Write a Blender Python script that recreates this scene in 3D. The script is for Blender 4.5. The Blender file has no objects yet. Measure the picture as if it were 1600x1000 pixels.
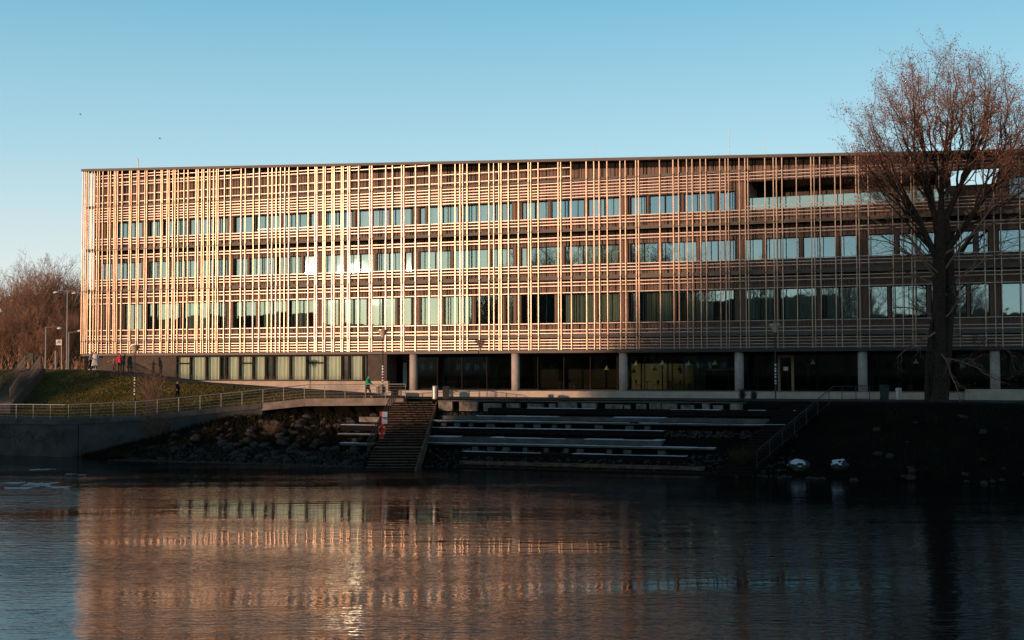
import bpy, math, random
from mathutils import Vector, Matrix, noise
import numpy as np
random.seed(7)
R = math.radians
scn = bpy.context.scene
COL = scn.collection

# ------------------------------------------------------------ camera
FPX, CAMZ = 1950.0, 6.3
PITCH, ROLL = math.atan(76/FPX), 0.00225
fw = Vector((0, math.cos(PITCH), math.sin(PITCH)))
up0 = Vector((0, -math.sin(PITCH), math.cos(PITCH)))
rt0 = Vector((1, 0, 0))
UP = up0*math.cos(ROLL) + rt0*math.sin(ROLL)
RT = rt0*math.cos(ROLL) - up0*math.sin(ROLL)
CAMP = Vector((0, 0, CAMZ))
cam = bpy.data.cameras.new('camera'); camo = bpy.data.objects.new('camera', cam); COL.objects.link(camo)
M = Matrix((RT, UP, -fw)).transposed().to_4x4(); M.translation = CAMP
camo.matrix_world = M
cam.lens = FPX/1600*36; cam.sensor_width = 36; cam.clip_end = 3000; cam.clip_start = .5
scn.camera = camo

# ------------------------------------------------------------ sky, sun, exposure
SUN_EL, SUN_AZ = R(4.0), math.atan2(-.734, -.675)
w = bpy.data.worlds.new('World'); scn.world = w; w.use_nodes = True
nt = w.node_tree; bg = nt.nodes['Background']
sky = nt.nodes.new('ShaderNodeTexSky'); sky.sky_type = 'NISHITA'; sky.sun_disc = False
sky.sun_elevation = SUN_EL; sky.sun_rotation = SUN_AZ
sky.air_density = 1.0; sky.dust_density = 0.6; sky.ozone_density = 2.0; sky.altitude = 0
tcw = nt.nodes.new('ShaderNodeTexCoord'); sep = nt.nodes.new('ShaderNodeSeparateXYZ'); nt.links.new(tcw.outputs['Generated'], sep.inputs[0])
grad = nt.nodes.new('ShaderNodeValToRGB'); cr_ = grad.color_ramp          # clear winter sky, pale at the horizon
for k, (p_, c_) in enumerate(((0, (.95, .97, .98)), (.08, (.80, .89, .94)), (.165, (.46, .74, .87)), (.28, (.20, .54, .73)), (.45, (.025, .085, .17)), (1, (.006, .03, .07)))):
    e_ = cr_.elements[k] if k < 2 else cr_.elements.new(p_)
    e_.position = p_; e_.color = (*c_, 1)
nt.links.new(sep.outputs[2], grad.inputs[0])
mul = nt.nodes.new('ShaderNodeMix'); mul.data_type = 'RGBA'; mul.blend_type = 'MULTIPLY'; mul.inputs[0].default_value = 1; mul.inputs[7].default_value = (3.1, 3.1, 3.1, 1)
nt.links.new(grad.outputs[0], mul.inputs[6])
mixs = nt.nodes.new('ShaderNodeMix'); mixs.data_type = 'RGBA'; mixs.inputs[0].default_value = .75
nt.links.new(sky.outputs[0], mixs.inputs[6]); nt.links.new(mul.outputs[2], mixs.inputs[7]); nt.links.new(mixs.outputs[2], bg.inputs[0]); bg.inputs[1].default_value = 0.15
S = Vector((math.sin(SUN_AZ)*math.cos(SUN_EL), math.cos(SUN_AZ)*math.cos(SUN_EL), math.sin(SUN_EL)))
sl = bpy.data.lights.new('sun', 'SUN'); sl.energy = 1.85; sl.angle = R(.55); sl.color = (1.0, .585, .36)
so = bpy.data.objects.new('sun', sl); so.rotation_euler = S.to_track_quat('Z', 'Y').to_euler(); so.location = S*300; COL.objects.link(so)
scn.view_settings.view_transform = 'Standard'; scn.view_settings.look = 'None'
scn.view_settings.exposure = 1.1; scn.view_settings.gamma = 1

# ------------------------------------------------------------ frames of reference
def ray(px, py):
    return (fw*FPX + RT*(px-800) - UP*(py-500)).normalized()
TH = math.atan2(FPX, 5300)
E = Vector((math.cos(TH), -math.sin(TH), 0))      # along the facade, to the right
N = Vector((-math.sin(TH), -math.cos(TH), 0))     # out of the facade, to the river
P0 = Vector((10, 97.5, 0))
def F(u, w_, z): return P0 + E*u + N*w_ + Vector((0, 0, z))
def fpx(px, w_=0, py=560):                         # u of a facade point seen at px
    d = ray(px, py); o = P0 + N*w_
    t = (o-CAMP).dot(N)/d.dot(N); return (CAMP + d*t - o).dot(E)
def fz(px, py, w_=0):
    d = ray(px, py); o = P0 + N*w_
    t = (o-CAMP).dot(N)/d.dot(N); return (CAMP + d*t).z
def at(px, py, Y):                                  # world point at depth Y
    d = ray(px, py); return CAMP + d*(Y/d.y)
def uw(p): q = Vector((p.x, p.y, 0))-P0; return q.dot(E), q.dot(N)
FANG = -TH                                          # z rotation of the facade axis
def interp(x, xs, ys):
    if x <= xs[0]: return ys[0]
    for i in range(1, len(xs)):
        if x <= xs[i]:
            t = (x-xs[i-1])/(xs[i]-xs[i-1]); return ys[i-1]+t*(ys[i]-ys[i-1])
    return ys[-1]

# ------------------------------------------------------------ materials
def mat(name, col, rough=.7, metal=0, var=.25, scale=3, bump=0, bscale=20, col2=None, spec=.5, stretch=None, ramp=(.35, .65), emit=None):
    m = bpy.data.materials.new(name); m.use_nodes = True
    t = m.node_tree; b = t.nodes['Principled BSDF']
    b.inputs['Roughness'].default_value = rough; b.inputs['Metallic'].default_value = metal
    b.inputs['Specular IOR Level'].default_value = spec if rough < .78 else .12
    c = (*col, 1)
    if var or col2:
        tc = t.nodes.new('ShaderNodeTexCoord'); mp = t.nodes.new('ShaderNodeMapping')
        if stretch: mp.inputs['Scale'].default_value = stretch
        t.links.new(tc.outputs['Object'], mp.inputs[0])
        n = t.nodes.new('ShaderNodeTexNoise'); n.inputs['Scale'].default_value = scale
        n.inputs['Detail'].default_value = 6; n.inputs['Roughness'].default_value = .6
        t.links.new(mp.outputs[0], n.inputs['Vector'])
        r = t.nodes.new('ShaderNodeValToRGB')
        r.color_ramp.elements[0].position, r.color_ramp.elements[1].position = ramp
        a = tuple(x*(1-var) for x in col) if not col2 else col2
        bb = tuple(min(1, x*(1+var)) for x in col) if not col2 else col
        r.color_ramp.elements[0].color = (*a, 1); r.color_ramp.elements[1].color = (*bb, 1)
        t.links.new(n.outputs[0], r.inputs[0]); t.links.new(r.outputs[0], b.inputs['Base Color'])
        if bump:
            n2 = t.nodes.new('ShaderNodeTexNoise'); n2.inputs['Scale'].default_value = bscale; n2.inputs['Detail'].default_value = 4
            t.links.new(mp.outputs[0], n2.inputs['Vector'])
            bp = t.nodes.new('ShaderNodeBump'); bp.inputs['Strength'].default_value = bump; bp.inputs['Distance'].default_value = .05
            t.links.new(n2.outputs[0], bp.inputs['Height']); t.links.new(bp.outputs[0], b.inputs['Normal'])
    else: b.inputs['Base Color'].default_value = c
    if emit:
        b.inputs['Emission Color'].default_value = (*emit[0], 1); b.inputs['Emission Strength'].default_value = emit[1]
    return m

def glass(name, tint, fac, rough=.02, wob=.0, trc=(.6, .7, .64)):
    m = bpy.data.materials.new(name); m.use_nodes = True; t = m.node_tree
    for n in list(t.nodes):
        if n.type == 'BSDF_PRINCIPLED': t.nodes.remove(n)
    out = t.nodes['Material Output']
    g = t.nodes.new('ShaderNodeBsdfGlossy'); g.inputs['Color'].default_value = (*tint, 1); g.inputs['Roughness'].default_value = rough
    tr = t.nodes.new('ShaderNodeBsdfTransparent'); tr.inputs['Color'].default_value = (*trc, 1)
    lw = t.nodes.new('ShaderNodeLayerWeight'); lw.inputs[0].default_value = .35
    mr = t.nodes.new('ShaderNodeMapRange'); mr.inputs[3].default_value = fac; mr.inputs[4].default_value = 1
    t.links.new(lw.outputs['Fresnel'], mr.inputs[0])
    mx = t.nodes.new('ShaderNodeMixShader'); t.links.new(mr.outputs[0], mx.inputs[0])
    t.links.new(tr.outputs[0], mx.inputs[1]); t.links.new(g.outputs[0], mx.inputs[2]); t.links.new(mx.outputs[0], out.inputs[0])
    if wob:
        tc = t.nodes.new('ShaderNodeTexCoord'); n = t.nodes.new('ShaderNodeTexNoise'); n.inputs['Scale'].default_value = .6
        bp = t.nodes.new('ShaderNodeBump'); bp.inputs['Strength'].default_value = wob; bp.inputs['Distance'].default_value = .03
        t.links.new(tc.outputs['Object'], n.inputs['Vector']); t.links.new(n.outputs[0], bp.inputs['Height']); t.links.new(bp.outputs[0], g.inputs['Normal'])
    return m

MT = dict(
    slat=mat('slat_metal', (.43, .32, .24), .32, .47, .2, 1.1),
    hslat=mat('cross_slat_metal', (.41, .33, .295), .36, .4, .15, 1.3),
    wall=mat('brown_cladding', (.125, .07, .046), .6, .0, .18, 1.2, stretch=(1, 1, .25)),
    belt=mat('grey_belt', (.085, .075, .062), .6, .1, .12, 1),
    black=mat('black_joint', (.012, .011, .01), .8, 0, 0),
    frame=mat('window_frame', (.02, .016, .014), .7, 0, 0, spec=.08),
    darkwall=mat('dark_render_wall', (.085, .07, .058), .85, 0, .15, 2, .3, 12),
    conc=mat('pale_concrete', (.42, .37, .31), .85, 0, .15, 1.5, .2, 15),
    column=mat('column_concrete', (.40, .36, .33), .8, 0, .12, 2, .15, 20),
    plinth=mat('plinth_concrete', (.44, .37, .30), .85, 0, .12, 1.2, .2, 15),
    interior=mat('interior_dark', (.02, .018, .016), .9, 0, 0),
    room=mat('room_wall', (.09, .08, .065), .9, 0, 0),
    curtain=mat('green_curtain', (.62, .64, .58), .9, 0, .12, 4, stretch=(6, 6, .2)),
    curtain2=mat('grey_curtain', (.48, .52, .46), .9, 0, .12, 4, stretch=(6, 6, .2)),
    glass=glass('window_glass', (.36, .60, .74), .42, .015, .12),
    glassd=glass('cafe_glass', (.55, .7, .7), .10, .03),
    glassg=glass('curtain_glass', (.7, .9, .9), .10, .04, trc=(.85, .92, .85)),
    bal=glass('balustrade_glass', (.8, 1, .95), .35, .05),
    steel=mat('galvanised_steel', (.42, .40, .37), .4, .6, .1, 5),
    dsteel=mat('dark_steel', (.035, .034, .034), .5, .4, .1, 5),
    asphalt=mat('path_asphalt', (.11, .095, .085), .9, 0, .15, 2, .3, 30),
    grass=mat('grass', (.085, .082, .018), .95, 0, 0, .9, .7, 26, col2=(.04, .036, .010)),
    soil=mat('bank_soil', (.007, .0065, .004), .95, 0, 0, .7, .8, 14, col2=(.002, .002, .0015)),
    pave=mat('plaza_paving', (.085, .075, .066), .9, 0, .2, 1.2, .2, 20),
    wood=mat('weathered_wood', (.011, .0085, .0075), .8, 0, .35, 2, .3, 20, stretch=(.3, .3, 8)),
    stepc=mat('step_concrete', (.095, .092, .085), .85, 0, .3, 1.3, .3, 12),
    stone=mat('boulder_stone', (.055, .046, .040), .9, 0, .4, 2.5, .5, 8),
    stonep=mat('pink_boulder_stone', (.085, .05, .042), .9, 0, .3, 2.5, .5, 8),
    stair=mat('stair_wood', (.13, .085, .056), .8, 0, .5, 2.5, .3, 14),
    snow=mat('snow', (.6, .66, .7), .6, 0, .1, 6, .4, 12),
    retain=mat('retaining_concrete', (.075, .074, .068), .85, 0, .3, .8, .3, 10),
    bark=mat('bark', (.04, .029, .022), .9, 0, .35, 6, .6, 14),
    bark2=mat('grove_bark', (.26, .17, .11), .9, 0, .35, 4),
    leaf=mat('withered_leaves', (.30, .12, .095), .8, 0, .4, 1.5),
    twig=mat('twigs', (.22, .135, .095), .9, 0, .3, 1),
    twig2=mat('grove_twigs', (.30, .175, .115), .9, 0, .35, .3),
    red=mat('red_paint', (.42, .03, .02), .5, 0, .1, 4),
    white=mat('white_paint', (.75, .74, .7), .5, 0, 0),
    signw=mat('sign_board', (.40, .47, .52), .4, 0, 0),
    skin=mat('skin', (.45, .26, .18), .6, 0, 0),
    hair=mat('hair', (.02, .014, .01), .7, 0, 0),
    lampglass=mat('lamp_glass', (.7, .55, .42), .3, 0, 0),
    orange=mat('life_ring', (.55, .06, .02), .5, 0, 0),
    greenp=mat('green_plastic', (.012, .03, .022), .5, 0, 0),
    wooden=mat('entrance_timber', (.26, .17, .10), .6, 0, .2, 2, stretch=(5, 5, .3)),
    render=mat('render_ochre', (.30, .24, .17), .9, 0, .1, .5),
    tile=mat('roof_tile', (.12, .05, .035), .8, 0, .2, 1),
)

MT['blockc'] = mat('weathered_block', (.17, .15, .125), .9, 0, .55, 2.5, .4, 9)
# ------------------------------------------------------------ mesh builder
class MB:
    def __init__(s): s.v = []; s.f = []
    def quad(s, a, b, c, d):
        i = len(s.v); s.v += [a, b, c, d]; s.f.append((i, i+1, i+2, i+3))
    def hexa(s, p):                       # 8 points: bottom ring 0-3, top ring 4-7
        i = len(s.v); s.v += p
        for q in ((3,2,1,0),(4,5,6,7),(0,1,5,4),(1,2,6,5),(2,3,7,6),(3,0,4,7)): s.f.append(tuple(i+k for k in q))
    def box(s, x0, x1, y0, y1, z0, z1):
        s.hexa([Vector(p) for p in ((x0,y0,z0),(x1,y0,z0),(x1,y1,z0),(x0,y1,z0),(x0,y0,z1),(x1,y0,z1),(x1,y1,z1),(x0,y1,z1))])
    def fbox(s, u0, u1, w0, w1, z0, z1, z1b=None, z0b=None):   # box in facade frame, z1b / z0b = heights at u1
        if z1b is None: z1b = z1
        if z0b is None: z0b = z0
        s.hexa([F(u0,w1,z0),F(u1,w1,z0b),F(u1,w0,z0b),F(u0,w0,z0),F(u0,w1,z1),F(u1,w1,z1b),F(u1,w0,z1b),F(u0,w0,z1)])
    def tube(s, pts, rad, n=6, cap=True):
        k = len(pts); base = len(s.v); ref = Vector((.31, .17, .93)).normalized()
        for i, p in enumerate(pts):
            d = (pts[min(i+1, k-1)]-pts[max(i-1, 0)]).normalized()
            a = d.cross(ref)
            if a.length < .05: a = d.cross(Vector((1, 0, 0)))
            a.normalize(); b = d.cross(a)
            r = rad[i] if isinstance(rad, (list, tuple)) else rad
            for j in range(n):
                t = 2*math.pi*j/n; s.v.append(p + a*(r*math.cos(t)) + b*(r*math.sin(t)))
        for i in range(k-1):
            for j in range(n):
                A = base+i*n+j; B = base+i*n+(j+1) % n; s.f.append((A, B, B+n, A+n))
        if cap:
            s.f.append(tuple(base+j for j in reversed(range(n)))); s.f.append(tuple(base+(k-1)*n+j for j in range(n)))
    def bar(s, a, b, wx, wy):             # rectangular bar between two points
        d = (b-a).normalized(); ref = Vector((0, 0, 1)) if abs(d.z) < .9 else E
        x = d.cross(ref).normalized()*wx/2; y = x.cross(d).normalized()*wy/2
        s.hexa([a-x-y, a+x-y, a+x+y, a-x+y, b-x-y, b+x-y, b+x+y, b-x+y])
    def lathe(s, c, prof, n=20):
        base = len(s.v)
        for (r, z) in prof:
            for j in range(n):
                t = 2*math.pi*j/n; s.v.append(c+Vector((r*math.cos(t), r*math.sin(t), z)))
        for i in range(len(prof)-1):
            for j in range(n):
                A = base+i*n+j; B = base+i*n+(j+1) % n; s.f.append((A, B, B+n, A+n))
        s.f.append(tuple(base+j for j in reversed(range(n)))); s.f.append(tuple(base+(len(prof)-1)*n+j for j in range(n)))
    def build(s, name, m, parent=None, smooth=False, origin=None):
        me = bpy.data.meshes.new(name)
        o = Vector((0, 0, 0))
        if origin is not None: o = Vector(origin)
        elif parent is not None: o = parent['_o'] and Vector(parent['_o']) if '_o' in parent else Vector((0,0,0))
        me.from_pydata([tuple(Vector(p)-o) for p in s.v], [], s.f)
        me.materials.append(m if not isinstance(m, str) else MT[m])
        if smooth:
            me.polygons.foreach_set('use_smooth', [True]*len(me.polygons))
        me.update()
        ob = bpy.data.objects.new(name, me); COL.objects.link(ob)
        if parent is not None: ob.parent = parent
        else: ob.location = o
        return ob
ORI = {}
def tag(o, label=None, cat=None, group=None, kind=None):
    if label: o['label'] = label
    if cat: o['category'] = cat
    if group: o['group'] = group
    if kind: o['kind'] = kind
    return o
def thing(name, loc, label, cat, group=None):
    o = bpy.data.objects.new(name, None); o.location = loc; COL.objects.link(o); o.empty_display_size = .3
    ORI[o.name] = Vector(loc); return tag(o, label, cat, group)
def part(mb, name, m, t, smooth=False, local=False):
    """build mesh given in world coordinates as a child of thing (or part) t"""
    o = Vector((0, 0, 0)) if local else ORI[t.name]
    me = bpy.data.meshes.new(name)
    me.from_pydata([tuple(Vector(p)-o) for p in mb.v], [], mb.f)
    me.materials.append(m if not isinstance(m, str) else MT[m])
    if smooth: me.polygons.foreach_set('use_smooth', [True]*len(me.polygons))
    me.update()
    ob = bpy.data.objects.new(name, me); COL.objects.link(ob); ob.parent = t
    ORI[ob.name] = o; return ob
def copy_tree(o, parent=None):
    c = o.copy(); COL.objects.link(c)
    if parent: c.parent = parent
    for ch in [k for k in bpy.data.objects if k.parent == o]: copy_tree(ch, c)
    return c

# ------------------------------------------------------------ terrain heights
def T(u): return interp(u, [-60, -50, -48, -40, -34.6, -28, -19], [6.35, 6.2, 6.1, 5.2, 4.9, 4.55, 4.05])
RU = [-75, -37.6, -33.2, -28.9, -23.2, -17.3, -13]
RW = [21, 21, 18.1, 14.3, 11.2, 9.4, 9.0]
RZ = [2.65, 2.65, 2.85, 3.35, 4.0, 4.05, 4.05]
def ground_z(u, w_):
    if u < -13:
        ew, ez = interp(u, RU, RW), interp(u, RU, RZ)
        t0 = T(u)
        if w_ <= 4.5: return t0
        if w_ <= ew-2.6:
            k = (w_-4.5)/max(.1, ew-2.6-4.5); k = k*k*(3-2*k)*.55+k*.45
            return t0+(ez-t0)*k
        if w_ <= ew: return ez
        if u < -36.5: return -1.5 if w_ > ew-.1 else ez
        top = min(ez-.45, interp(u, [-36.5, -28], [-.1, 2.9]))
        k = min(1, (w_-ew)/(22.3-ew)); 
        return max(-1.5, top*(1-k)**.8 + (-.25)*k) if w_ < 22.3 else -.25-(w_-22.3)*.6
    we = 11.9 if -14 < u < 16 else 12.5
    if w_ <= we: return 4.05
    k = (w_-we)/(22.3-we)
    dip = .55 if -14 < u < 16 else interp(u, [16, 20], [.55, 0])
    if w_ < 22.3: return 4.05*(1-k) - dip*min(1, k*30)-.05
    return -dip-.05-(w_-22.3)*.6
def hit(px, py):
    d = ray(px, py); t = 60
    while t < 160:
        q = CAMP+d*t; u, w_ = uw(q)
        if q.z <= max(ground_z(u, w_), 0): return Vector((q.x, q.y, max(ground_z(u, w_), 0)))
        t += .15
    return q
def gz(p): u, w_ = uw(p); return ground_z(u, w_)

# ground sheet of the far bank
mb = MB()
us = list(np.arange(-420, -80, 20)) + list(np.arange(-80, 60, .75)) + list(np.arange(60, 420, 20))
ws = list(np.arange(-900, -60, 60)) + list(np.arange(-60, 4, 4)) + list(np.arange(4, 26, .5)) + [28, 34]
for u in us:
    for w_ in ws:
        z = ground_z(u, w_)
        if u < -13 and w_ > interp(u, RU, RW)-.8: z = min(z, ground_z(u, max(w_, interp(u, RU, RW)+.05)))
        z += .05*noise.noise(Vector((u*.9, w_*.9, 0)))*(1 if w_ > 4 else .2)
        if w_ > 12.5 and (u > -13): z += .10*noise.noise(Vector((u*.5, w_*.5, 3)))
        mb.v.append(F(u, w_, z-.02))
nw = len(ws)
gf = []
for i in range(len(us)-1):
    for j in range(nw-1):
        mb.f.append((i*nw+j, (i+1)*nw+j, (i+1)*nw+j+1, i*nw+j+1))
gnd = mb.build('ground', 'grass', smooth=True); tag(gnd, kind='structure')
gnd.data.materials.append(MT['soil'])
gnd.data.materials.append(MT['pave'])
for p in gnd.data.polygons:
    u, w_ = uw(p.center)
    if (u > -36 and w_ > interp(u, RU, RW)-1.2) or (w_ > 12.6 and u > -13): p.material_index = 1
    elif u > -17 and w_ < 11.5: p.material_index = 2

# paths: strips laid just above the ground
def strip(name, m, pts, hw, lift=.03, n=60):
    mb = MB(); prev = None
    for i in range(n+1):
        s = i/n*(len(pts)-1); k = min(int(s), len(pts)-2); t = s-k
        a = Vector(pts[k]).lerp(Vector(pts[k+1]), t); d = (Vector(pts[k+1])-Vector(pts[k])).normalized(); q = Vector((-d.y, d.x))
        row = []
        for j in range(5):
            o = a+q*(hw*(j/2-1)); row.append(F(o.x, o.y, ground_z(o.x, o.y)+lift))
        if prev:
            for j in range(4): mb.quad(prev[j+1], prev[j], row[j], row[j+1])
        prev = row
    o = mb.build(name, m); tag(o, kind='structure'); return o
strip('upper_path', 'asphalt', [(-140, 2.2), (-48, 2.6), (-34, 2.8), (-24, 4.5), (-17, 6)], 1.7, .05, 120)
strip('lower_path', 'asphalt', [(-75, 19.6), (-38.5, 19.6), (-34, 17.2), (-29.5, 13.3), (-24, 10.2), (-18, 8.0)], 1.2, .05, 120)

# river
def water_mat():
    m = bpy.data.materials.new('river_water'); m.use_nodes = True; t = m.node_tree; b = t.nodes['Principled BSDF']
    b.inputs['Base Color'].default_value = (.004, .006, .006, 1); b.inputs['Roughness'].default_value = .01
    b.inputs['IOR'].default_value = 1.33; b.inputs['Specular IOR Level'].default_value = .28
    tc = t.nodes.new('ShaderNodeTexCoord')
    def nz(sx, sy, sc, det=3):
        mp = t.nodes.new('ShaderNodeMapping'); mp.inputs['Scale'].default_value = (sx, sy, 1); mp.inputs['Rotation'].default_value = (0, 0, R(-15))
        n = t.nodes.new('ShaderNodeTexNoise'); n.inputs['Scale'].default_value = sc; n.inputs['Detail'].default_value = det
        t.links.new(tc.outputs['Object'], mp.inputs[0]); t.links.new(mp.outputs[0], n.inputs['Vector']); return n
    fine, mid, patch = nz(.45, 1.4, 3.4, 3), nz(.22, 1.4, 1.1, 3), nz(.5, 1.4, .10, 4)
    rr = t.nodes.new('ShaderNodeMapRange'); rr.inputs[1].default_value = .38; rr.inputs[2].default_value = .62; rr.inputs[3].default_value = .08; rr.inputs[4].default_value = 1
    t.links.new(patch.outputs[0], rr.inputs[0])
    b1 = t.nodes.new('ShaderNodeBump'); b1.inputs['Distance'].default_value = .03
    t.links.new(rr.outputs[0], b1.inputs['Strength']); t.links.new(fine.outputs[0], b1.inputs['Height'])
    b2 = t.nodes.new('ShaderNodeBump'); b2.inputs['Distance'].default_value = .022; b2.inputs['Strength'].default_value = .5
    t.links.new(mid.outputs[0], b2.inputs['Height']); t.links.new(b1.outputs[0], b2.inputs['Normal']); big_ = nz(.25, 1.4, .30, 2); b3 = t.nodes.new('ShaderNodeBump'); b3.inputs['Distance'].default_value = .045; b3.inputs['Strength'].default_value = .5
    t.links.new(big_.outputs[0], b3.inputs['Height']); t.links.new(b2.outputs[0], b3.inputs['Normal']); t.links.new(b3.outputs[0], b.inputs['Normal'])
    return m
MT['water'] = water_mat()
mb = MB(); mb.quad(Vector((-900, 14, 0)), Vector((900, 14, 0)), Vector((900, 400, 0)), Vector((-900, 400, 0)))
# keep the river to the channel: its far edge follows the bank frame
mb = MB(); mb.quad(Vector((-500, 4, 0)), Vector((500, 4, 0)), F(430, 20.9, 0), F(-430, 20.9, 0))
tag(mb.build('river', 'water'), kind='structure')
# near bank, under and behind the camera
mb = MB(); mb.hexa([Vector(p) for p in ((-500,-600,-2),(500,-600,-2),(500,4.2,-2),(-500,4.2,-2),(-500,-600,4.7),(500,-600,4.7),(500,4,4.7),(-500,4,4.7))])
tag(mb.build('near_bank', 'soil'), kind='structure')

# ------------------------------------------------------------ the building
UL = fpx(128, 0); UWALL = fpx(146, -.8); UR = fpx(1780, 0)
def roofz(u): return interp(u, [UL, fpx(1000), fpx(1600), fpx(1600)+40], [25.0, 22.98, 21.75, 20.2])
WD = -.85                                             # plane of the brown wall
bld = thing('office_building', F(0, -8, 4.05), 'long four storey office building behind a golden slat screen, raised on round columns', 'building')
BELT = [(21.3, 21.5), (17.25, 17.5), (13.4, 13.72), (8.75, 9.05)]
WIN = [(18.42, 19.95), (14.5, 16.2), (9.95, 12.35)]
COLX = [642, 802, 971, 1153, 1347, 1555]
CU = [fpx(x, 0, 580) for x in COLX]
SP = (CU[-1]-CU[0])/5
grid = [CU[0]+SP*k for k in range(-4, 9)]
# window layout per floor
pat = [[(.05, .26), (.29, .57), (.60, .86), (.89, .97)], [(.05, .30), (.33, .64), (.67, .97)], [(.04, .36), (.385, .73), (.755, .97)],
       [(.05, .20), (.225, .50), (.53, .80), (.825, .97)], [(.04, .10), (.125, .43), (.455, .96)]]
TU0, TU1, TU2 = fpx(1171, WD), fpx(1372, WD), fpx(1570, WD)   # terrace recess in the top floor
OU0 = fpx(1488, WD)
rng = random.Random(3)
wins = []
for fl in range(3):
    for k in range(len(grid)-1):
        g0, g1 = grid[k], grid[k+1]
        P = pat[(k*2+fl*3+1) % 5]
        for a, b in P:
            u0, u1 = g0+SP*a, g0+SP*b
            if u0 < UWALL+.5 or u1 > UR-.5: continue
            if fl == 0 and u1 > TU0-.6 and u0 < TU2+.4: continue
            wins.append((fl, u0, u1))
# brown wall as strips and piers
wall = MB()
def corr(mbx, u0, u1, z0, z1, z1b=None):
    """corrugated sheet between u0,u1: shallow vertical folds"""
    n = max(1, int((u1-u0)/.3)); st = (u1-u0)/n
    for i in range(n):
        a = u0+i*st; b = a+st
        za = z1 if z1b is None else z1+(z1b-z1)*(a-u0)/(u1-u0); zb = z1 if z1b is None else z1+(z1b-z1)*(b-u0)/(u1-u0)
        mbx.fbox(a, a+st*.72, WD-.12, WD, z0, za, za+(zb-za)*.72)
        mbx.fbox(a+st*.72, b, WD-.12, WD-.05, z0, za+(zb-za)*.72, zb)
UE = UR-.4
strips = [(7.8, 8.75), (9.05, 9.95), (12.35, 13.4), (13.72, 14.5), (16.2, 16.95), (17.5, 18.42)]
for z0, z1 in strips: corr(wall, UWALL, UE, z0, z1)
# top floor spandrel and upper wall, left of the terrace and right of it
for a, b in ((UWALL, TU0), (TU2, UE)):
    corr(wall, a, b, 19.95, 21.3); corr(wall, a, b, 21.5, roofz(a)-.75, roofz(b)-.75)
corr(wall, TU0, TU2, 20.6, roofz(TU0)-.75, roofz(TU2)-.75)
for fl in range(3):
    z0, z1 = WIN[fl]
    ed = sorted([(a, b) for f_, a, b in wins if f_ == fl])
    if fl == 0: ed.append((TU0, TU2)); ed.sort()
    cur = UWALL
    for a, b in ed:
        if a > cur+.02: corr(wall, cur, a, z0, z1)
        cur = b
    if UE > cur: corr(wall, cur, UE, z0, z1)
part(wall, 'wall', 'wall', bld)
# dark joints under the roof and under two belts
j = MB(); j.fbox(UWALL, UE, WD-.3, WD-.03, roofz(UWALL)-.75, roofz(UWALL)-.2, roofz(UE)-.2, roofz(UE)-.75)
j.fbox(UWALL, UE, WD-.3, WD-.03, 16.95, 17.25); part(j, 'joint', 'black', bld)
# belts: maintenance decks reaching out to the screen
j = MB()
for z0, z1 in BELT[1:]: j.fbox(UWALL-.5, UR, WD-.1, -.12, z0, z1)
j.fbox(UWALL-.5, TU0, WD-.1, -.12, 21.3, 21.5)
part(j, 'belt', 'belt', bld)
j = MB(); j.fbox(UL-.2, UR, -1.3, .16, roofz(UL)-.22, roofz(UL), roofz(UR), roofz(UR)-.22)
part(j, 'roof_edge', 'belt', bld)
# soffit slab and body of the building
j = MB(); j.fbox(UL+.0, UR, -17, .1, 7.55, 7.78); part(j, 'soffit', 'dsteel', bld)
j = MB()
for z in (8.8, 13.5, 17.3): j.fbox(UWALL+.1, UE, -17, WD-.31, z, z+.2)            # floor slabs
j.fbox(UWALL+.1, UWALL+.4, -17, WD-.32, 7.8, 24.2)
j.fbox(UWALL+.1, UE, -17.3, -17, 7.8, 18.3)
j.fbox(UE-.3, UE, -17, WD-.32, 7.8, 18.3)
j.fbox(UWALL+.1, TU0, -17.3, -17, 18.3, roofz(UWALL)-.5, roofz(TU0)-.5)
j.fbox(UWALL+.1, TU0-.3, -17.3, WD-.32, roofz(UWALL)-.45, roofz(UWALL)-.25, roofz(TU0)-.25, roofz(TU0)-.45)  # roof
for g in grid:
    if UWALL+1 < g < UE-1: j.fbox(g-.12, g+.12, -5.5, WD-.35, 7.8, 18.2 if g > TU0 else 22.6)
j.fbox(UWALL+.5, UE-.4, -5.7, -5.5, 7.8, 17.3); j.fbox(UWALL+.5, TU0-.5, -5.7, -5.5, 17.5, 22.5)
part(j, 'room_walls', 'room', bld)
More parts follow.
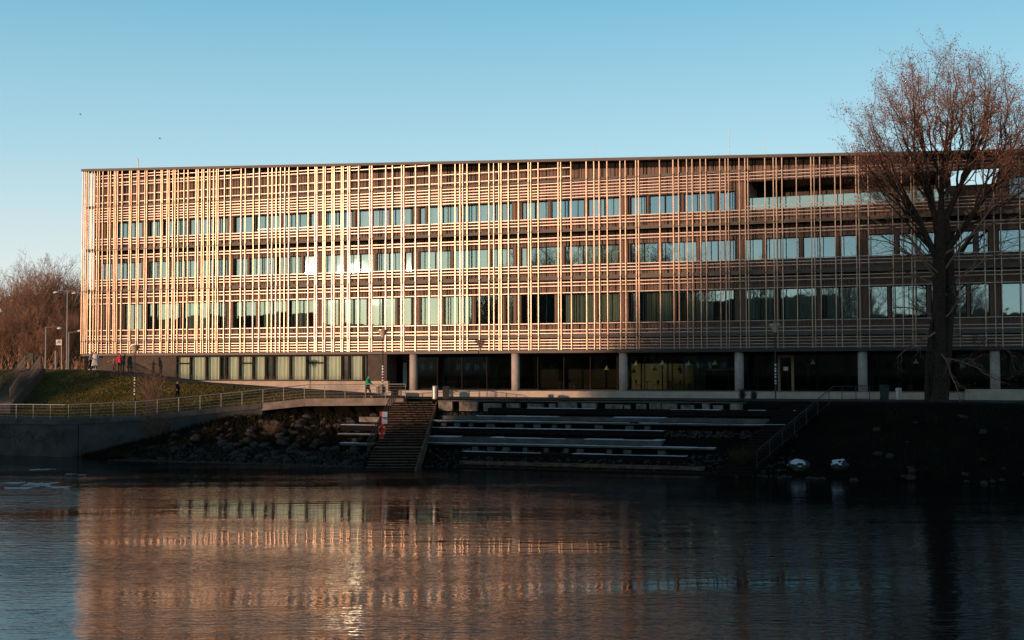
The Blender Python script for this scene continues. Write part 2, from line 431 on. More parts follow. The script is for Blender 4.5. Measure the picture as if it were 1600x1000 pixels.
# windows: frame > pane, curtain
for fl, a, b in wins:
    z0, z1 = WIN[fl]
    f = MB(); t = .07
    f.fbox(a, b, WD-.22, WD-.1, z0, z0+t); f.fbox(a, b, WD-.22, WD-.1, z1-t, z1)
    n = max(1, round((b-a)/1.35)); st = (b-a)/n
    for i in range(n+1):
        c = a+i*st; c0 = max(a, c-t/2); c1 = min(b, c+t/2)
        if i == 0: c1 = a+t
        if i == n: c0 = b-t
        f.fbox(c0, c1, WD-.22, WD-.1, z0+t, z1-t)
    fo = part(f, 'window', 'frame', bld)
    p = MB()
    ta, tb2 = rng.uniform(-.012, .012), 0
    p.quad(F(a+.03, WD-.16-ta, z0+.03), F(b-.03, WD-.16+ta, z0+.03), F(b-.03, WD-.16+ta+tb2, z1-.03), F(a+.03, WD-.16-ta+tb2, z1-.03))
    part(p, 'pane', 'glass', fo)
    if rng.random() < .8:
        s0 = rng.uniform(0, .25); s1 = s0+rng.uniform(.4, 1); c0 = a+(b-a)*min(s0, .6); c1 = a+(b-a)*min(1, s1)
        cu = MB(); m = max(4, int((c1-c0)/.09)); pr = None
        for i in range(m+1):
            q = c0+(c1-c0)*i/m; ww = WD-.5+.05*(i % 2)
            row = (F(q, ww, z0-.05), F(q, ww, z1+.05))
            if pr: cu.quad(pr[0], row[0], row[1], pr[1])
            pr = row
        part(cu, 'curtain', 'curtain' if rng.random() < .6 else 'curtain2', fo)
# top floor terrace: white reveal, ceiling, back wall, glass balustrade
j = MB(); j.fbox(TU0-.35, TU0, -5.2, WD-.13, 18.3, 20.6); part(j, 'terrace_reveal', 'white', bld)
j = MB(); j.fbox(TU0, OU0, -17, WD-.13, 20.6, 20.85); part(j, 'terrace_ceiling', 'dsteel', bld)
j = MB(); j.fbox(TU0, OU0-.4, -5.6, -5.3, 18.3, 20.6); j.fbox(OU0-.4, OU0, -17, WD-2.2, 18.3, 20.6); part(j, 'terrace_wall', 'darkwall', bld)
j = MB(); j.quad(F(TU0+.1, WD-.2, 18.35), F(OU0, WD-.2, 18.35), F(OU0, WD-.2, 19.35), F(TU0+.1, WD-.2, 19.35)); part(j, 'balustrade', 'bal', bld)
j = MB(); j.fbox(OU0, TU2, WD-1.3, WD-.2, 17.5, 19.55); j.fbox(TU2-.1, TU2+.3, -6, WD-.13, 18.3, 20.6); part(j, 'parapet', 'darkwall', bld)

# slat screen
VX = []
for off, lst in ((100, [152,168,182,200,228,248,273,290,318,362,380,412,425,440,476,538,552,600,614,664,680,743,797,808,848,863,895,912,938,985,1018,1085,1102,1133,1148,1181,1198,1228,1252,1267,1319,1369,1455,1490,1557]),
                 (400, [27,98,131,166,200,236,270,341,428,485,500,553,569,625,642,702,716,755,770,843,934,952,1066,1121,1196,1215,1311,1425,1502,1522]),
                 (700, [58,98,120,157,257,335,375,418,436,496,578,660,680,741,905,927,1011,1137,1200,1243,1308,1415,1458,1545,1567]),
                 (1000, [162,273,317,385,430,497,543,657,703,727,817,865,888,1029,1098,1123,1169,1287,1408,1433,1481]),
                 (1300, [25,72,197,220,297,497,573,650,675,880,1037,1250,1330,1387,1545])):
    VX += [off+v/5.263 for v in lst]
VU = [fpx(x, 0, 325) for x in VX]
u = VU[-1]
while u < UR-1: u += rng.choice([.3, .6, .9, 1.4, 1.9]); VU.append(u)
zj = [7.72, 8.88, 13.52, 17.33, 21.35]
vm = MB()
for i, u in enumerate(VU):
    wd = .062+rng.uniform(-.008, .008)
    for k in range(4):
        sh = .012*(1 if (i+k) % 2 else -1)
        vm.fbox(u-wd/2, u+wd/2, -.07+sh, .02+sh, zj[k]+.03, zj[k+1]-.03)
    vm.fbox(u-wd/2, u+wd/2, -.07, .02, zj[4]+.03, roofz(u)-.22)
# return of the screen round the left corner
for w_ in (-.5, -1.1, -1.6, -2.3): 
    vm.fbox(UL-.05, UL+.06, w_-.05, w_+.05, 7.75, roofz(UL)-.25)
part(vm, 'vertical_slats', 'slat', bld)
hm = MB()
UM = fpx(892)
HZ = [(24.25, UL, UR), (24.0, UL, UR), (23.55, UL, UR), (23.3, UL, UR), (22.42, UL, UM), (21.72, UL, UM)]
HZ += [(z, UL, UR) for z in (21.2, 20.95, 20.7)] + [(20.47, UL, fpx(1138)), (20.25, UL, fpx(1138)), (20.0, UL, fpx(1138))]
HZ += [(z, UL, UR) for z in (18.35, 18.1, 17.85, 16.8, 16.55, 14.55, 14.3, 14.05, 13.2, 12.92, 12.36, 9.9, 9.38, 9.12, 8.6, 8.38, 8.14, 7.9)]
HZ += [(18.6, fpx(400), fpx(530)), (18.6, TU0, UR)]
for z, a, b in HZ:
    # cut by the sloping roof
    while b > a and roofz(b)-.35 < z: b -= .5
    if b <= a: continue
    hm.fbox(a, b, -.13, -.085, z-.027, z+.027)
part(hm, 'horizontal_slats', 'hslat', bld)
# ---- ground floor
GW = -3.4                                             # cafe glazing plane
uG0 = fpx(601, -1.2, 590)
for cu in CU + [CU[-1]+SP]:
    m_ = MB(); m_.lathe(F(cu, -.55, 0), [(.34, 4.5), (.34, 7.56)], 28); part(m_, 'column', 'column', bld, True)
j = MB(); uP0 = fpx(623, .9, 615)
j.fbox(uP0, fpx(1600, .9, 615)+16, -3.3, 1.0, 3.9, 4.52)
j.fbox(uP0, fpx(1508, .9, 615), 1.0, 1.03, 4.26, 4.29)
part(j, 'plinth', 'plinth', bld)
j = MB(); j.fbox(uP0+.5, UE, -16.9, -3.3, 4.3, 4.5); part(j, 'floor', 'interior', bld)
j = MB(); j.fbox(fpx(1508, 1.3, 610), fpx(1600)+14, 1.0, 1.5, 3.8, 4.78); part(j, 'terrace_wall', 'plinth', bld)
# left block: dark wall and curtained windows
lw = -.35; uA, uB, uC = fpx(161, lw, 575), fpx(275, lw, 575), fpx(574, lw, 575)
j = MB(); j.fbox(uA, uB, lw-.3, lw, 3.6, 7.55); j.fbox(UL+.3, uA, lw-6, lw-1.2, 5.5, 7.55)
part(j, 'base_wall', 'darkwall', bld)
uD = fpx(604, lw, 575)
j = MB(); j.fbox(uC, uD, lw-2.0, lw-.05, 3.9, 7.55)
part(j, 'entrance_pier', 'darkwall', bld)
GX = [275, 297, 322, 344, 353, 374, 395, 415, 427, 453, 479, 507, 534, 545, 567, 574]
zb, zt = fz(420, 595, lw), 7.5
split = (0, 5, 10); grey = (3, 7, 12)
for i in range(len(GX)-1):
    a, b = fpx(GX[i], lw, 575), fpx(GX[i+1], lw, 575)
    f = MB(); t = .09
    f.fbox(a, b, lw-.2, lw, zb, zb+t); f.fbox(a, b, lw-.2, lw, zt-t, zt)
    f.fbox(a, a+t, lw-.2, lw, zb+t, zt-t); f.fbox(b-t, b-.003, lw-.2, lw, zb+t, zt-t)
    if i in split: f.fbox(a+t, b-t, lw-.2, lw, zt-.72, zt-.60); f.fbox(b-.003, b+.04, lw-.2, lw+.01, zb, zt)
    fo = part(f, 'window', 'frame', bld)
    p = MB(); p.quad(F(a+.02, lw-.1, zb+.02), F(b-.02, lw-.1, zb+.02), F(b-.02, lw-.1, zt-.02), F(a+.02, lw-.1, zt-.02)); part(p, 'pane', 'glassg', fo)
    if i in grey:
        p = MB(); p.fbox(a+t, b-t, lw-.3, lw-.25, zb, zt); part(p, 'panel', 'stepc', fo)
    else:
        cu = MB(); m = max(4, int((b-a)/.11)); pr = None
        for k in range(m+1):
            q = a+(b-a)*k/m; ww = lw-.32+.06*math.sin(k*1.9)
            row = (F(q, ww, zb), F(q, ww, zt))
            if pr: cu.quad(pr[0], row[0], row[1], pr[1])
            pr = row
        part(cu, 'curtain', 'curtain', fo)
j = MB(); j.fbox(uB, uC, lw-.9, lw-.6, 4.0, 7.55); part(j, 'back_wall', 'room', bld)
# pale wall below the windows
j = MB(); j.fbox(uB+.0, fpx(603, .1, 600), lw-.3, lw+.06, 3.7, zb-.004)
for q in np.arange(uB+2, uD, 2.4): j.fbox(q, q+.015, lw+.06, lw+.063, 3.8, zb-.02)
part(j, 'sill_wall', 'plinth', bld)
# entrance recess with timber wall and notice board
j = MB(); j.fbox(uD+.05, fpx(640, GW, 585), GW-.3, GW, 4.5, 7.55); part(j, 'timber_wall', 'wooden', bld)
a, b = fpx(606, GW+.05, 585), fpx(618, GW+.05, 585)
j = MB(); j.fbox(a, b, GW+.02, GW+.1, 5.55, 6.75); part(j, 'notice_board', 'black', bld)
a, b = fpx(628, GW+.05, 585), fpx(638, GW+.05, 585)
j = MB(); j.fbox(a, b, GW+.02, GW+.07, 4.52, 7.0); dr = part(j, 'door', 'frame', bld)
j = MB(); j.fbox(a+.12, b-.12, GW+.07, GW+.09, 4.7, 6.85); part(j, 'pane', 'curtain2', dr)
j = MB(); j.fbox(uD-.8, fpx(600, .9), GW, .9, 3.9, 4.5); 
# cafe glazing with mullions
gx0, gx1 = fpx(646, GW, 585), UE-1
j = MB(); j.quad(F(gx0, GW, 4.52), F(gx1, GW, 4.52), F(gx1, GW, 7.55), F(gx0, GW, 7.55)); cg = part(j, 'glazing', 'glassd', bld)
for q in np.arange(gx0, gx1, SP/4):
    j = MB(); j.fbox(q-.035, q+.035, GW-.08, GW+.06, 4.52, 7.55); part(j, 'mullion', 'frame', bld)
j = MB(); j.fbox(gx0, gx1, GW-.06, GW+.04, 7.3, 7.55); j.fbox(gx0, gx1, GW-.05, GW+.05, 4.52, 4.6); part(j, 'transom', 'frame', bld)
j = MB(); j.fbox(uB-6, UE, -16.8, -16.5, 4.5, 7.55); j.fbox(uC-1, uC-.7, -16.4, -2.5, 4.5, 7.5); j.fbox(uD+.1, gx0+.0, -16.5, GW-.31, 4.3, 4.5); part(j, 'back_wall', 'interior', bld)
# entrance door in the cafe front
a, b = fpx(1216, GW, 585), fpx(1241, GW, 585)
j = MB(); j.fbox(a, a+.18, GW+.06, GW+.3, 4.52, 7.1); j.fbox(b-.18, b, GW+.06, GW+.3, 4.52, 7.1); j.fbox(a, b, GW+.06, GW+.3, 7.1, 7.32)
dr = part(j, 'door_frame', 'wooden', bld)
j = MB(); j.fbox((a+b)/2-.2, (a+b)/2+.15, GW+.07, GW+.09, 6.1, 6.4); part(j, 'notice', 'curtain', dr)
# cafe interior: pale partition, pendants
MT['paleint'] = mat('pale_partition', (.085, .09, .06), .9, 0, .08, 2)
for a, b in ((987, 1001), (1003, 1034), (1036, 1068), (1070, 1102)):
    j = MB(); j.fbox(fpx(a, -9, 585), fpx(b, -9, 585), -9.2, -9, 4.5, 6.7); part(j, 'partition', 'paleint', bld)
MT['kerbc'] = mat('kerb_concrete', (.24, .20, .17), .85, 0, .25, 1.5, .2, 15)
MT['ice'] = mat('river_ice', (.16, .20, .23), .35, 0, .5, 3)
MT['lampE'] = mat('pendant_lit', (.3, .3, .2), .5, 0, 0, emit=((1, .9, .55), .015))
for x, y, lit in ((994, 568, 1), (1023, 576, 0), (1035, 567, 1), (1062, 576, 0), (1076, 568, 1), (1117, 567, 1), (1270, 566, 1), (1431, 565, 1), (948, 575, 1), (1400, 577, 0)):
    u = fpx(x, -6, y); z = fz(x, y, -6)
    p = F(u, -6, z)
    t_ = thing('pendant_lamp', p, ('pale' if lit else 'dark')+' conical pendant lamp hanging inside the ground floor cafe window', 'lamp', 'conical pendants in the cafe')
    t_['label'] = ('lit pale' if lit else 'unlit dark')+' cone pendant lamp hanging in the cafe window'
    t_['group'] = ('lit' if lit else 'dark')+' cone pendants in the cafe'
    j = MB(); j.lathe(p, [(.22, -.15), (.05, .12), (.03, .22)], 14); part(j, 'shade', 'lampE' if lit else 'black', t_, True)
    j = MB(); j.tube([p+Vector((0, 0, .2)), Vector((p.x, p.y, 7.5))], .012, 4); part(j, 'cord', 'black', t_)
    if lit and x in (994, 1035, 1076, 1117, 1431):
        l = bpy.data.lights.new('pendant_bulb', 'POINT'); l.energy = .6; l.color = (1, .85, .5); l.shadow_soft_size = .08
        lo = bpy.data.objects.new('pendant_bulb', l); lo.location = p-Vector((0, 0, .22)); COL.objects.link(lo); lo['kind'] = 'light'
        lo.parent = t_; lo.location = (0, 0, -.25)
# cafe tables and chairs behind the glass
def cafe_table(p):
    t_ = thing('cafe_table', p, 'small dark cafe table behind the ground floor glass', 'table', 'tables inside the cafe')
    j = MB(); j.lathe(p, [(.38, .72), (.38, .75)], 16); part(j, 'table_top', 'wood', t_)
    j = MB(); j.tube([p, p+Vector((0, 0, .72))], .035, 6); j.lathe(p, [(.25, 0), (.25, .03)], 12); part(j, 'leg', 'dsteel', t_)
    return t_
def cafe_chair(p, ang):
    t_ = thing('cafe_chair', p, 'dark cafe chair beside a small table behind the ground floor glass', 'chair', 'chairs inside the cafe')
    c, s = math.cos(ang), math.sin(ang); Q = lambda x, y, z: p+Vector((x*c-y*s, x*s+y*c, z))
    j = MB(); j.hexa([Q(-.2,-.2,.43),Q(.2,-.2,.43),Q(.2,.2,.43),Q(-.2,.2,.43),Q(-.2,-.2,.46),Q(.2,-.2,.46),Q(.2,.2,.46),Q(-.2,.2,.46)]); part(j, 'seat', 'wood', t_)
    j = MB(); j.hexa([Q(-.2,.19,.55),Q(.2,.19,.55),Q(.2,.22,.55),Q(-.2,.22,.55),Q(-.2,.22,.85),Q(.2,.22,.85),Q(.2,.25,.85),Q(-.2,.25,.85)]); part(j, 'backrest', 'wood', t_)
    for x in (-.18, .18):
        for y in (-.18, .18):
            j = MB(); j.tube([Q(x, y, 0), Q(x, y, .43 if y < 0 else .6)], .015, 4); part(j, 'leg', 'dsteel', t_)
for x in (905, 1010, 1045, 1085, 1125, 1200, 1265, 1385):
    u = fpx(x, -5, 600); p = F(u, -5.2, 4.5); cafe_table(p); cafe_chair(F(u-.65, -5.0, 4.5), math.pi/2-TH); cafe_chair(F(u+.65, -5.3, 4.5), -math.pi/2-TH)

# antennas on the roof
for x, y0, y1, r in ((216, 262, 248, .05), (931, 244, 224, .015), (1139, 240, 200, .02), (1196, 239, 218, .015)):
    u = fpx(x, -4, y1); z1 = fz(x, y1, -4); z0 = roofz(u)-.45
    an = MB(); p = F(u, -4, 0)
    an.tube([Vector((p.x, p.y, z0)), Vector((p.x, p.y, z1))], [r*1.4, r], 6)
    if x == 216: an.tube([Vector((p.x, p.y, z1-.6)), Vector((p.x-.15, p.y, z1+.1))], .05, 6)
    part(an, 'antenna', 'white', bld)

# ------------------------------------------------------------ railings
def railing(name, pts, h, label, posts=None, nrail=4, m='steel', dbl=False):
    t_ = thing(name, pts[0], label, 'railing')
    j = MB()
    for a, b in zip(pts[:-1], pts[1:]):
        a2, b2 = a+Vector((0, 0, h)), b+Vector((0, 0, h)); j.tube([a2, b2], .032, 8)
    part(j, 'handrail', m, t_)
    j = MB()
    for k in range(nrail):
        zz = h*(.16+.66*k/(max(1, nrail-1)))
        for a, b in zip(pts[:-1], pts[1:]): j.tube([a+Vector((0, 0, zz)), b+Vector((0, 0, zz))], .013, 6)
    part(j, 'rails', m, t_)
    # posts by distance
    L = [0]
    for a, b in zip(pts[:-1], pts[1:]): L.append(L[-1]+(b-a).length)
    n = max(1, round(L[-1]/(posts or 1.55)))
    for i in range(n+1):
        s = L[-1]*i/n; k = 0
        while k < len(L)-2 and s > L[k+1]: k += 1
        q = pts[k].lerp(pts[k+1], (s-L[k])/(L[k+1]-L[k]) if L[k+1] > L[k] else 0)
        j = MB(); j.box(q.x-.02, q.x+.02, q.y-.03, q.y+.03, q.z, q.z+h-.02); part(j, 'post', m, t_)
    return t_
rail_uw = [(-70, 20.9), (-37.6, 20.9), (-35.3, 19.6), (-33.2, 18.0), (-31, 16.1), (-28.9, 14.2), (-26, 12.6), (-23.2, 11.1), (-20, 10.1), (-17.3, 9.35), (-15.9, 9.1)]
def rz(u): return interp(u, RU, RZ)+.08
railing('path_railing', [F(u, w_, rz(u)) for u, w_ in rail_uw], 1.02, 'long galvanised railing with thin horizontal rails along the lower riverside path')
# retaining wall, kerb of the path and pale edge
rw_ = thing('retaining_wall', F(-50, 21.2, 0), 'weathered concrete retaining wall with graffiti at the water on the left', 'wall')
def ribbon(pl, z0f, z1f, d0, d1):
    mbx = MB(); n = len(pl)
    for i in range(n-1):
        (ua, wa), (ub, wb) = pl[i], pl[i+1]
        mbx.hexa([F(ua, wa+d1, z0f(ua)), F(ub, wb+d1, z0f(ub)), F(ub, wb+d0, z0f(ub)), F(ua, wa+d0, z0f(ua)),
                  F(ua, wa+d1, z1f(ua)), F(ub, wb+d1, z1f(ub)), F(ub, wb+d0, z1f(ub)), F(ua, wa+d0, z1f(ua))])
    return mbx
wl = [p for p in rail_uw if p[0] < -25.9]
part(ribbon(wl, lambda u: -1.5, lambda u: rz(u)-.42, -.1, .32), 'wall_face', 'retain', rw_)
part(ribbon(wl, lambda u: rz(u)-.415, lambda u: rz(u)-.02, -.14, .42), 'kerb', 'stepc', rw_)
for uj in (-52, -44.5, -36.6, -31.5):
    w_ = interp(uj, [p[0] for p in rail_uw], [p[1] for p in rail_uw])
    j = MB(); j.fbox(uj-.03, uj+.03, w_+.2, w_+.327, -.5, rz(uj)-.43); part(j, 'joint', 'black', rw_)
# graffiti scribbles on the wall
gr = MB(); rg = random.Random(12)
for k in range(34):
    x = rg.gauss(0, 1.0)*1.3-41.2; z = 1.35+rg.uniform(-.35, .45)
    if x > -37.8: x = -38.2-rg.random()
    ang = rg.uniform(-1.2, 1.4); px_, pz_ = x, z
    for s in range(4):
        ang += rg.uniform(-1.2, 1.2); nx, nz_ = px_+.13*math.cos(ang), pz_+.13*math.sin(ang)
        dx, dz = -(nz_-pz_)*.12, (nx-px_)*.12
        gr.hexa([F(px_-dx,21.222,pz_-dz),F(nx-dx,21.222,nz_-dz),F(nx-dx,21.2,nz_-dz),F(px_-dx,21.2,pz_-dz),
                 F(px_+dx,21.222,pz_+dz),F(nx+dx,21.222,nz_+dz),F(nx+dx,21.2,nz_+dz),F(px_+dx,21.2,pz_+dz)])
        px_, pz_ = nx, nz_
part(gr, 'graffiti', 'black', rw_)
el = [p for p in rail_uw if p[0] > -26.1]
kb = ribbon(el, lambda u: rz(u)-.58, lambda u: rz(u)-.02, -.14, .36).build('path_kerb', 'kerbc'); tag(kb, 'pale concrete kerb under the railing at the top of the boulder bank', 'kerb')

# ------------------------------------------------------------ main stair
def YZ(y): return y
SX0, SX1 = -8.7, -5.5
st = thing('riverside_stair', (-7, 84, 0), 'broad weathered stair running down to the water beside the life ring', 'stairs')
nst = 27; rise = 4.05/nst; y = 91.2; z = 4.05
smb = MB(); shear = lambda yy: (91.2-yy)/14*-.55
dirty = MB()
for i in range(nst):
    tr = .40 if i not in (9, 18) else 1.6
    z0 = z-rise; sx = shear(y)
    smb.box(SX0+sx, SX1+sx, y-tr, y-.0, z0-.6, z0-.045)
    dirty.box(SX0+sx+.02, SX1+sx-.02, y-tr-.03, y-.015, z0-.04, z0)
    y -= tr; z = z0
part(smb, 'risers', 'wood', st); part(dirty, 'treads', 'stair', st)
j = MB(); j.hexa([Vector(p) for p in ((SX1-.02+shear(77.5),77.2,-.9),(SX1+.10+shear(77.5),77.2,-.9),(SX1+.10,91.2,3.3),(SX1-.02,91.2,3.3),(SX1-.02+shear(77.5),77.2,.0),(SX1+.10+shear(77.5),77.2,.0),(SX1+.10,91.2,4.06),(SX1-.02,91.2,4.06))])
part(j, 'side_wall', 'stair', st)
srp = [Vector((SX0+.3, 95, 4.12)), Vector((SX0+.25, 91.2, 4.05)), Vector((SX0-.45, 79, .75))]
railing('stair_railing', srp, 1.0, 'dark sloping handrail on the left side of the riverside stair', 1.0, 7, 'dsteel')
# right stair with handrail
s2 = thing('side_stair', F(16, 17, 0), 'dark flight of steps with handrail at the right end of the terraces', 'stairs')
j = MB(); k2 = MB()
us0 = fpx(1235, 13, 628)
for i in range(24):
    z0 = 4.05-(i+1)*.165; w0 = 12.5+i*.39
    u0 = us0-.5-i*.12; u1 = us0+1.6-i*.12
    j.fbox(u0, u1, w0, w0+.39, z0-.5, z0-.045); k2.fbox(u0+.01, u1-.01, w0, w0+.41, z0-.04, z0)
part(j, 'risers', 'wood', s2); part(k2, 'treads', 'wood', s2)
pA, pB = F(us0+1.7, 12.0, 4.05), F(us0-.9, 21, .45)
railing('side_stair_railing', [F(us0+4.6, 8.5, 4.1), F(us0+2.6, 12.2, 4.1), pB], 1.0, 'thin dark handrail descending beside the right hand steps', 1.6, 2, 'dsteel')

# ------------------------------------------------------------ terraces
def slab(mbx, x0, x1, w0, w1, z0, z1, yref=660, ref=None):
    u0 = fpx(x0, ref if ref else w1, yref); u1 = fpx(x1, ref if ref else w1, yref); mbx.fbox(u0, u1, w0, w1, z0, z1); return u0, u1
# top wall of separate stone blocks
bw = thing('block_wall', F(fpx(900, 12.6, 630), 12.5, 3.6), 'low wall of pale blocks along the plaza edge above the benches', 'wall')
rb = random.Random(5); x = 686
while x < 1158:
    wd = rb.uniform(7, 30); j = MB(); a, b = fpx(x, 12.6, 630), fpx(min(x+wd, 1160), 12.6, 630)
    j.fbox(a, b, 12.3+rb.uniform(0, .05), 12.6+rb.uniform(0, .12), 3.3, 3.93+rb.uniform(-.10, .04)); part(j, 'block', 'blockc', bw); x += wd+rb.uniform(1, 14)
j = MB(); a, b = slab(j, 684, 1165, 12.0, 12.64, 3.985, 4.05, 630); part(j, 'coping', 'stepc', bw)
def snowstrip(parent, u0, u1, w0, w1, z, dens=.75, seed=1):
    rs = random.Random(seed); mbx = MB(); u = u0
    while u < u1:
        L = rs.uniform(.5, 3.0); e = min(u+L, u1)
        if rs.random() < dens: mbx.fbox(u, e, w1-rs.uniform(.12, w1-w0), w1+.004, z+.003, z+rs.uniform(.018, .035))
        u = e+.02
    if mbx.v: part(mbx, 'snow', 'snow', parent)
def bench(name, x0, x1, w0, w1, z0, z1, m, label, cat, yref, group=None, supports=True, snow=.8, seed=1, boards=True):
    a, b = fpx(x0, w1, yref), fpx(x1, w1, yref)
    t_ = thing(name, F((a+b)/2, w1, z0), label, cat, group)
    if boards:
        n = 3; h = (z1-z0)/n
        j = MB()
        for i in range(n): j.fbox(a, b, w0, w1-(.0 if i == n-1 else .02), z0+i*h+.008, z0+(i+1)*h)
        part(j, 'boards', m, t_)
    else:
        j = MB(); j.fbox(a, b, w0, w1, z0, z1); part(j, 'slab', m, t_)
    if supports:
        q = a+.4; rs = random.Random(seed)
        while q < b-.5:
            L = rs.uniform(.25, .6); j = MB(); j.fbox(q, q+L, w0-.25, w0+.05, z1, z1+.27); q += L+rs.uniform(.5, 1.8)
            part(j, 'support_block', 'stepc', t_)
    snowstrip(t_, a, b, w0, w1, z1, snow, seed)
    return t_
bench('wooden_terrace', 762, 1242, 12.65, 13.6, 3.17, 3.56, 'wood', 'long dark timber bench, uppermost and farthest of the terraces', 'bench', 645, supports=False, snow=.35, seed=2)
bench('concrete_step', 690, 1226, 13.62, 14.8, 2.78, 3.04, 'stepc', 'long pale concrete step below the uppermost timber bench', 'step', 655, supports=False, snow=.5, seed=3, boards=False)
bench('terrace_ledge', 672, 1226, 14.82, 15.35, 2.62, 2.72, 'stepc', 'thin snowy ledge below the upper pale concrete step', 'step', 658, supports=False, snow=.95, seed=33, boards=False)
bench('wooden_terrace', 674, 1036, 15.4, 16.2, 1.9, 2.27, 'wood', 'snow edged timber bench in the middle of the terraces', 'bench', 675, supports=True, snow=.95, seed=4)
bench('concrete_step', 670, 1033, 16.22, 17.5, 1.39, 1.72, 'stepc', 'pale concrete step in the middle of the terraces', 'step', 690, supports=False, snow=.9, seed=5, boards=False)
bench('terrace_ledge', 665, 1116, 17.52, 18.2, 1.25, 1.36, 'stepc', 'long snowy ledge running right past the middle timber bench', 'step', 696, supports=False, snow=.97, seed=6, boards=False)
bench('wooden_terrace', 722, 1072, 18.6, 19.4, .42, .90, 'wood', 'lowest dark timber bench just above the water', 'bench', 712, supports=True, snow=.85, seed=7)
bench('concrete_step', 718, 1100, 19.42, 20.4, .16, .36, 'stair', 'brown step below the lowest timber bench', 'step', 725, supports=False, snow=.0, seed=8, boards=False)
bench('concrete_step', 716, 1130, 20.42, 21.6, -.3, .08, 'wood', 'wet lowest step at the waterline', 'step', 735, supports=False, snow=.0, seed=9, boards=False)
# rubble faces between the terraces are part of the bank; small benches left of the stair
bench('wooden_terrace', 532, 590, 16.0, 17.0, 2.0, 2.4, 'wood', 'short snowy timber bench left of the life ring', 'bench', 672, supports=False, snow=1, seed=11)
bench('terrace_ledge', 527, 586, 17.02, 17.8, 1.75, 1.83, 'stepc', 'short snowy ledge under the small bench left of the stair', 'step', 677, supports=False, snow=1, seed=12, boards=False)
bench('terrace_ledge', 531, 584, 17.9, 18.9, 1.12, 1.26, 'stepc', 'lowest short snowy ledge left of the stair', 'step', 689, supports=True, snow=1, seed=13, boards=False)
bench('concrete_step', 561, 592, 14.9, 15.4, 2.55, 2.9, 'blockc', 'short pale concrete block above the small bench left of the stair', 'step', 660, supports=False, snow=.4, seed=14, boards=False)

# ------------------------------------------------------------ boulders
def rock_mesh(name, seed, m, cube=False):
    import bmesh
    bm = bmesh.new(); bmesh.ops.create_icosphere(bm, subdivisions=2, radius=1)
    for v in bm.verts:
        n = noise.noise(v.co*1.3+Vector((seed*7.1, 0, 0)))*.35+noise.noise(v.co*3+Vector((0, seed*3.3, 0)))*.12
        v.co *= 1+n; v.co.z *= .72
    me = bpy.data.meshes.new(name); bm.to_mesh(me); bm.free(); me.materials.append(MT[m])
    me.polygons.foreach_set('use_smooth', [True]*len(me.polygons)); return me
RM = [rock_mesh('boulder_mesh', i, 'stone') for i in range(5)]; RP = [rock_mesh('pink_boulder_mesh', 9+i, 'stonep') for i in range(2)]
rk = random.Random(21); nb = 0
def boulder(u, w_, s, pink=False, label=None, group=None):
    me = rk.choice(RP if pink else RM)
    o = bpy.data.objects.new('boulder', me); o.location = F(u, w_, max(ground_z(u, w_), -.1)+s*.15)
    o.scale = (s*rk.uniform(.8, 1.3), s*rk.uniform(.8, 1.2), s*rk.uniform(.7, 1)); o.rotation_euler = (rk.uniform(-.3, .3), rk.uniform(-.3, .3), rk.uniform(0, 6.3))
    COL.objects.link(o)
    tag(o, label or 'rounded boulder in the riprap bank left of the stair', 'boulder', group or 'boulders in the bank left of the stair'); return o
cnt = 0
while cnt < 175:
    u = rk.uniform(-31, -12.6); e = interp(u, RU, RW)+.7; w_ = rk.uniform(e, 22)
    p = F(u, w_, 0)
    if p.x > SX0-1.3-.3*(91-p.y)*.05: continue
    if rk.random() > interp(u, [-31, -22], [.25, 1]) : continue
    pk = rk.random() < .14
    boulder(u, w_, rk.uniform(.16, .42), pk, 'pinkish rounded boulder in the riprap bank left of the stair' if pk else None, 'pinkish boulders left of the stair' if pk else None); cnt += 1
for i in range(85):
    u = rk.uniform(10, 46); w_ = 22.4-abs(rk.gauss(0, 1.1)) if i % 7 else rk.uniform(14, 20)
    boulder(u, w_, rk.uniform(.12, .3), False, 'dark boulder on the shaded bank under the large tree', 'boulders on the shaded right bank')
# small cobbles along the water and between the terraces
rc = random.Random(4); cb = MB()
import bmesh
def cobbles(n, fn, m, name, label):
    mbx = MB()
    ico = [Vector(v) for v in ((0,0,1),(.89,0,.45),(.28,.85,.45),(-.72,.53,.45),(-.72,-.53,.45),(.28,-.85,.45),(.72,.53,-.45),(-.28,.85,-.45),(-.89,0,-.45),(-.28,-.85,-.45),(.72,-.53,-.45))]
    fc = [(0,1,2),(0,2,3),(0,3,4),(0,4,5),(0,5,1),(1,6,2),(2,7,3),(3,8,4),(4,9,5),(5,10,1),(6,7,2),(7,8,3),(8,9,4),(9,10,5),(10,6,1)]
    for _ in range(n):
        u, w_ = fn(); s = rc.uniform(.05, .13); c = F(u, w_, max(ground_z(u, w_), -.05)+.03); i = len(mbx.v); a = rc.uniform(0, 6)
        for v in ico:
            q = Vector((v.x*math.cos(a)-v.y*math.sin(a), v.x*math.sin(a)+v.y*math.cos(a), v.z*.7)); mbx.v.append(c+q*s*rc.uniform(.8, 1.2))
        mbx.f += [tuple(i+k for k in f) for f in fc]
    o = mbx.build(name, m, smooth=True); tag(o, label, 'stones', kind='stuff')
def fa():
    while True:
        u = rc.uniform(-32, -9.5); w_ = rc.uniform(19.5, 23.2)
        if F(u, w_, 0).x < SX0-.9: return u, w_
cobbles(2600, fa, 'stone', 'cobbles', 'small grey cobbles along the water left of the stair')
def fb():
    u = rc.uniform(-11.2, 14); w_ = rc.choice([rc.uniform(12.7, 13.6), rc.uniform(18.3, 21.5), rc.uniform(15, 16)]); 
    return (u, w_) if F(u, w_, 0).x > SX1-.2 else (u+5, w_)
cobbles(2600, fb, 'stone', 'rubble', 'dark rubble stones between the terrace benches')

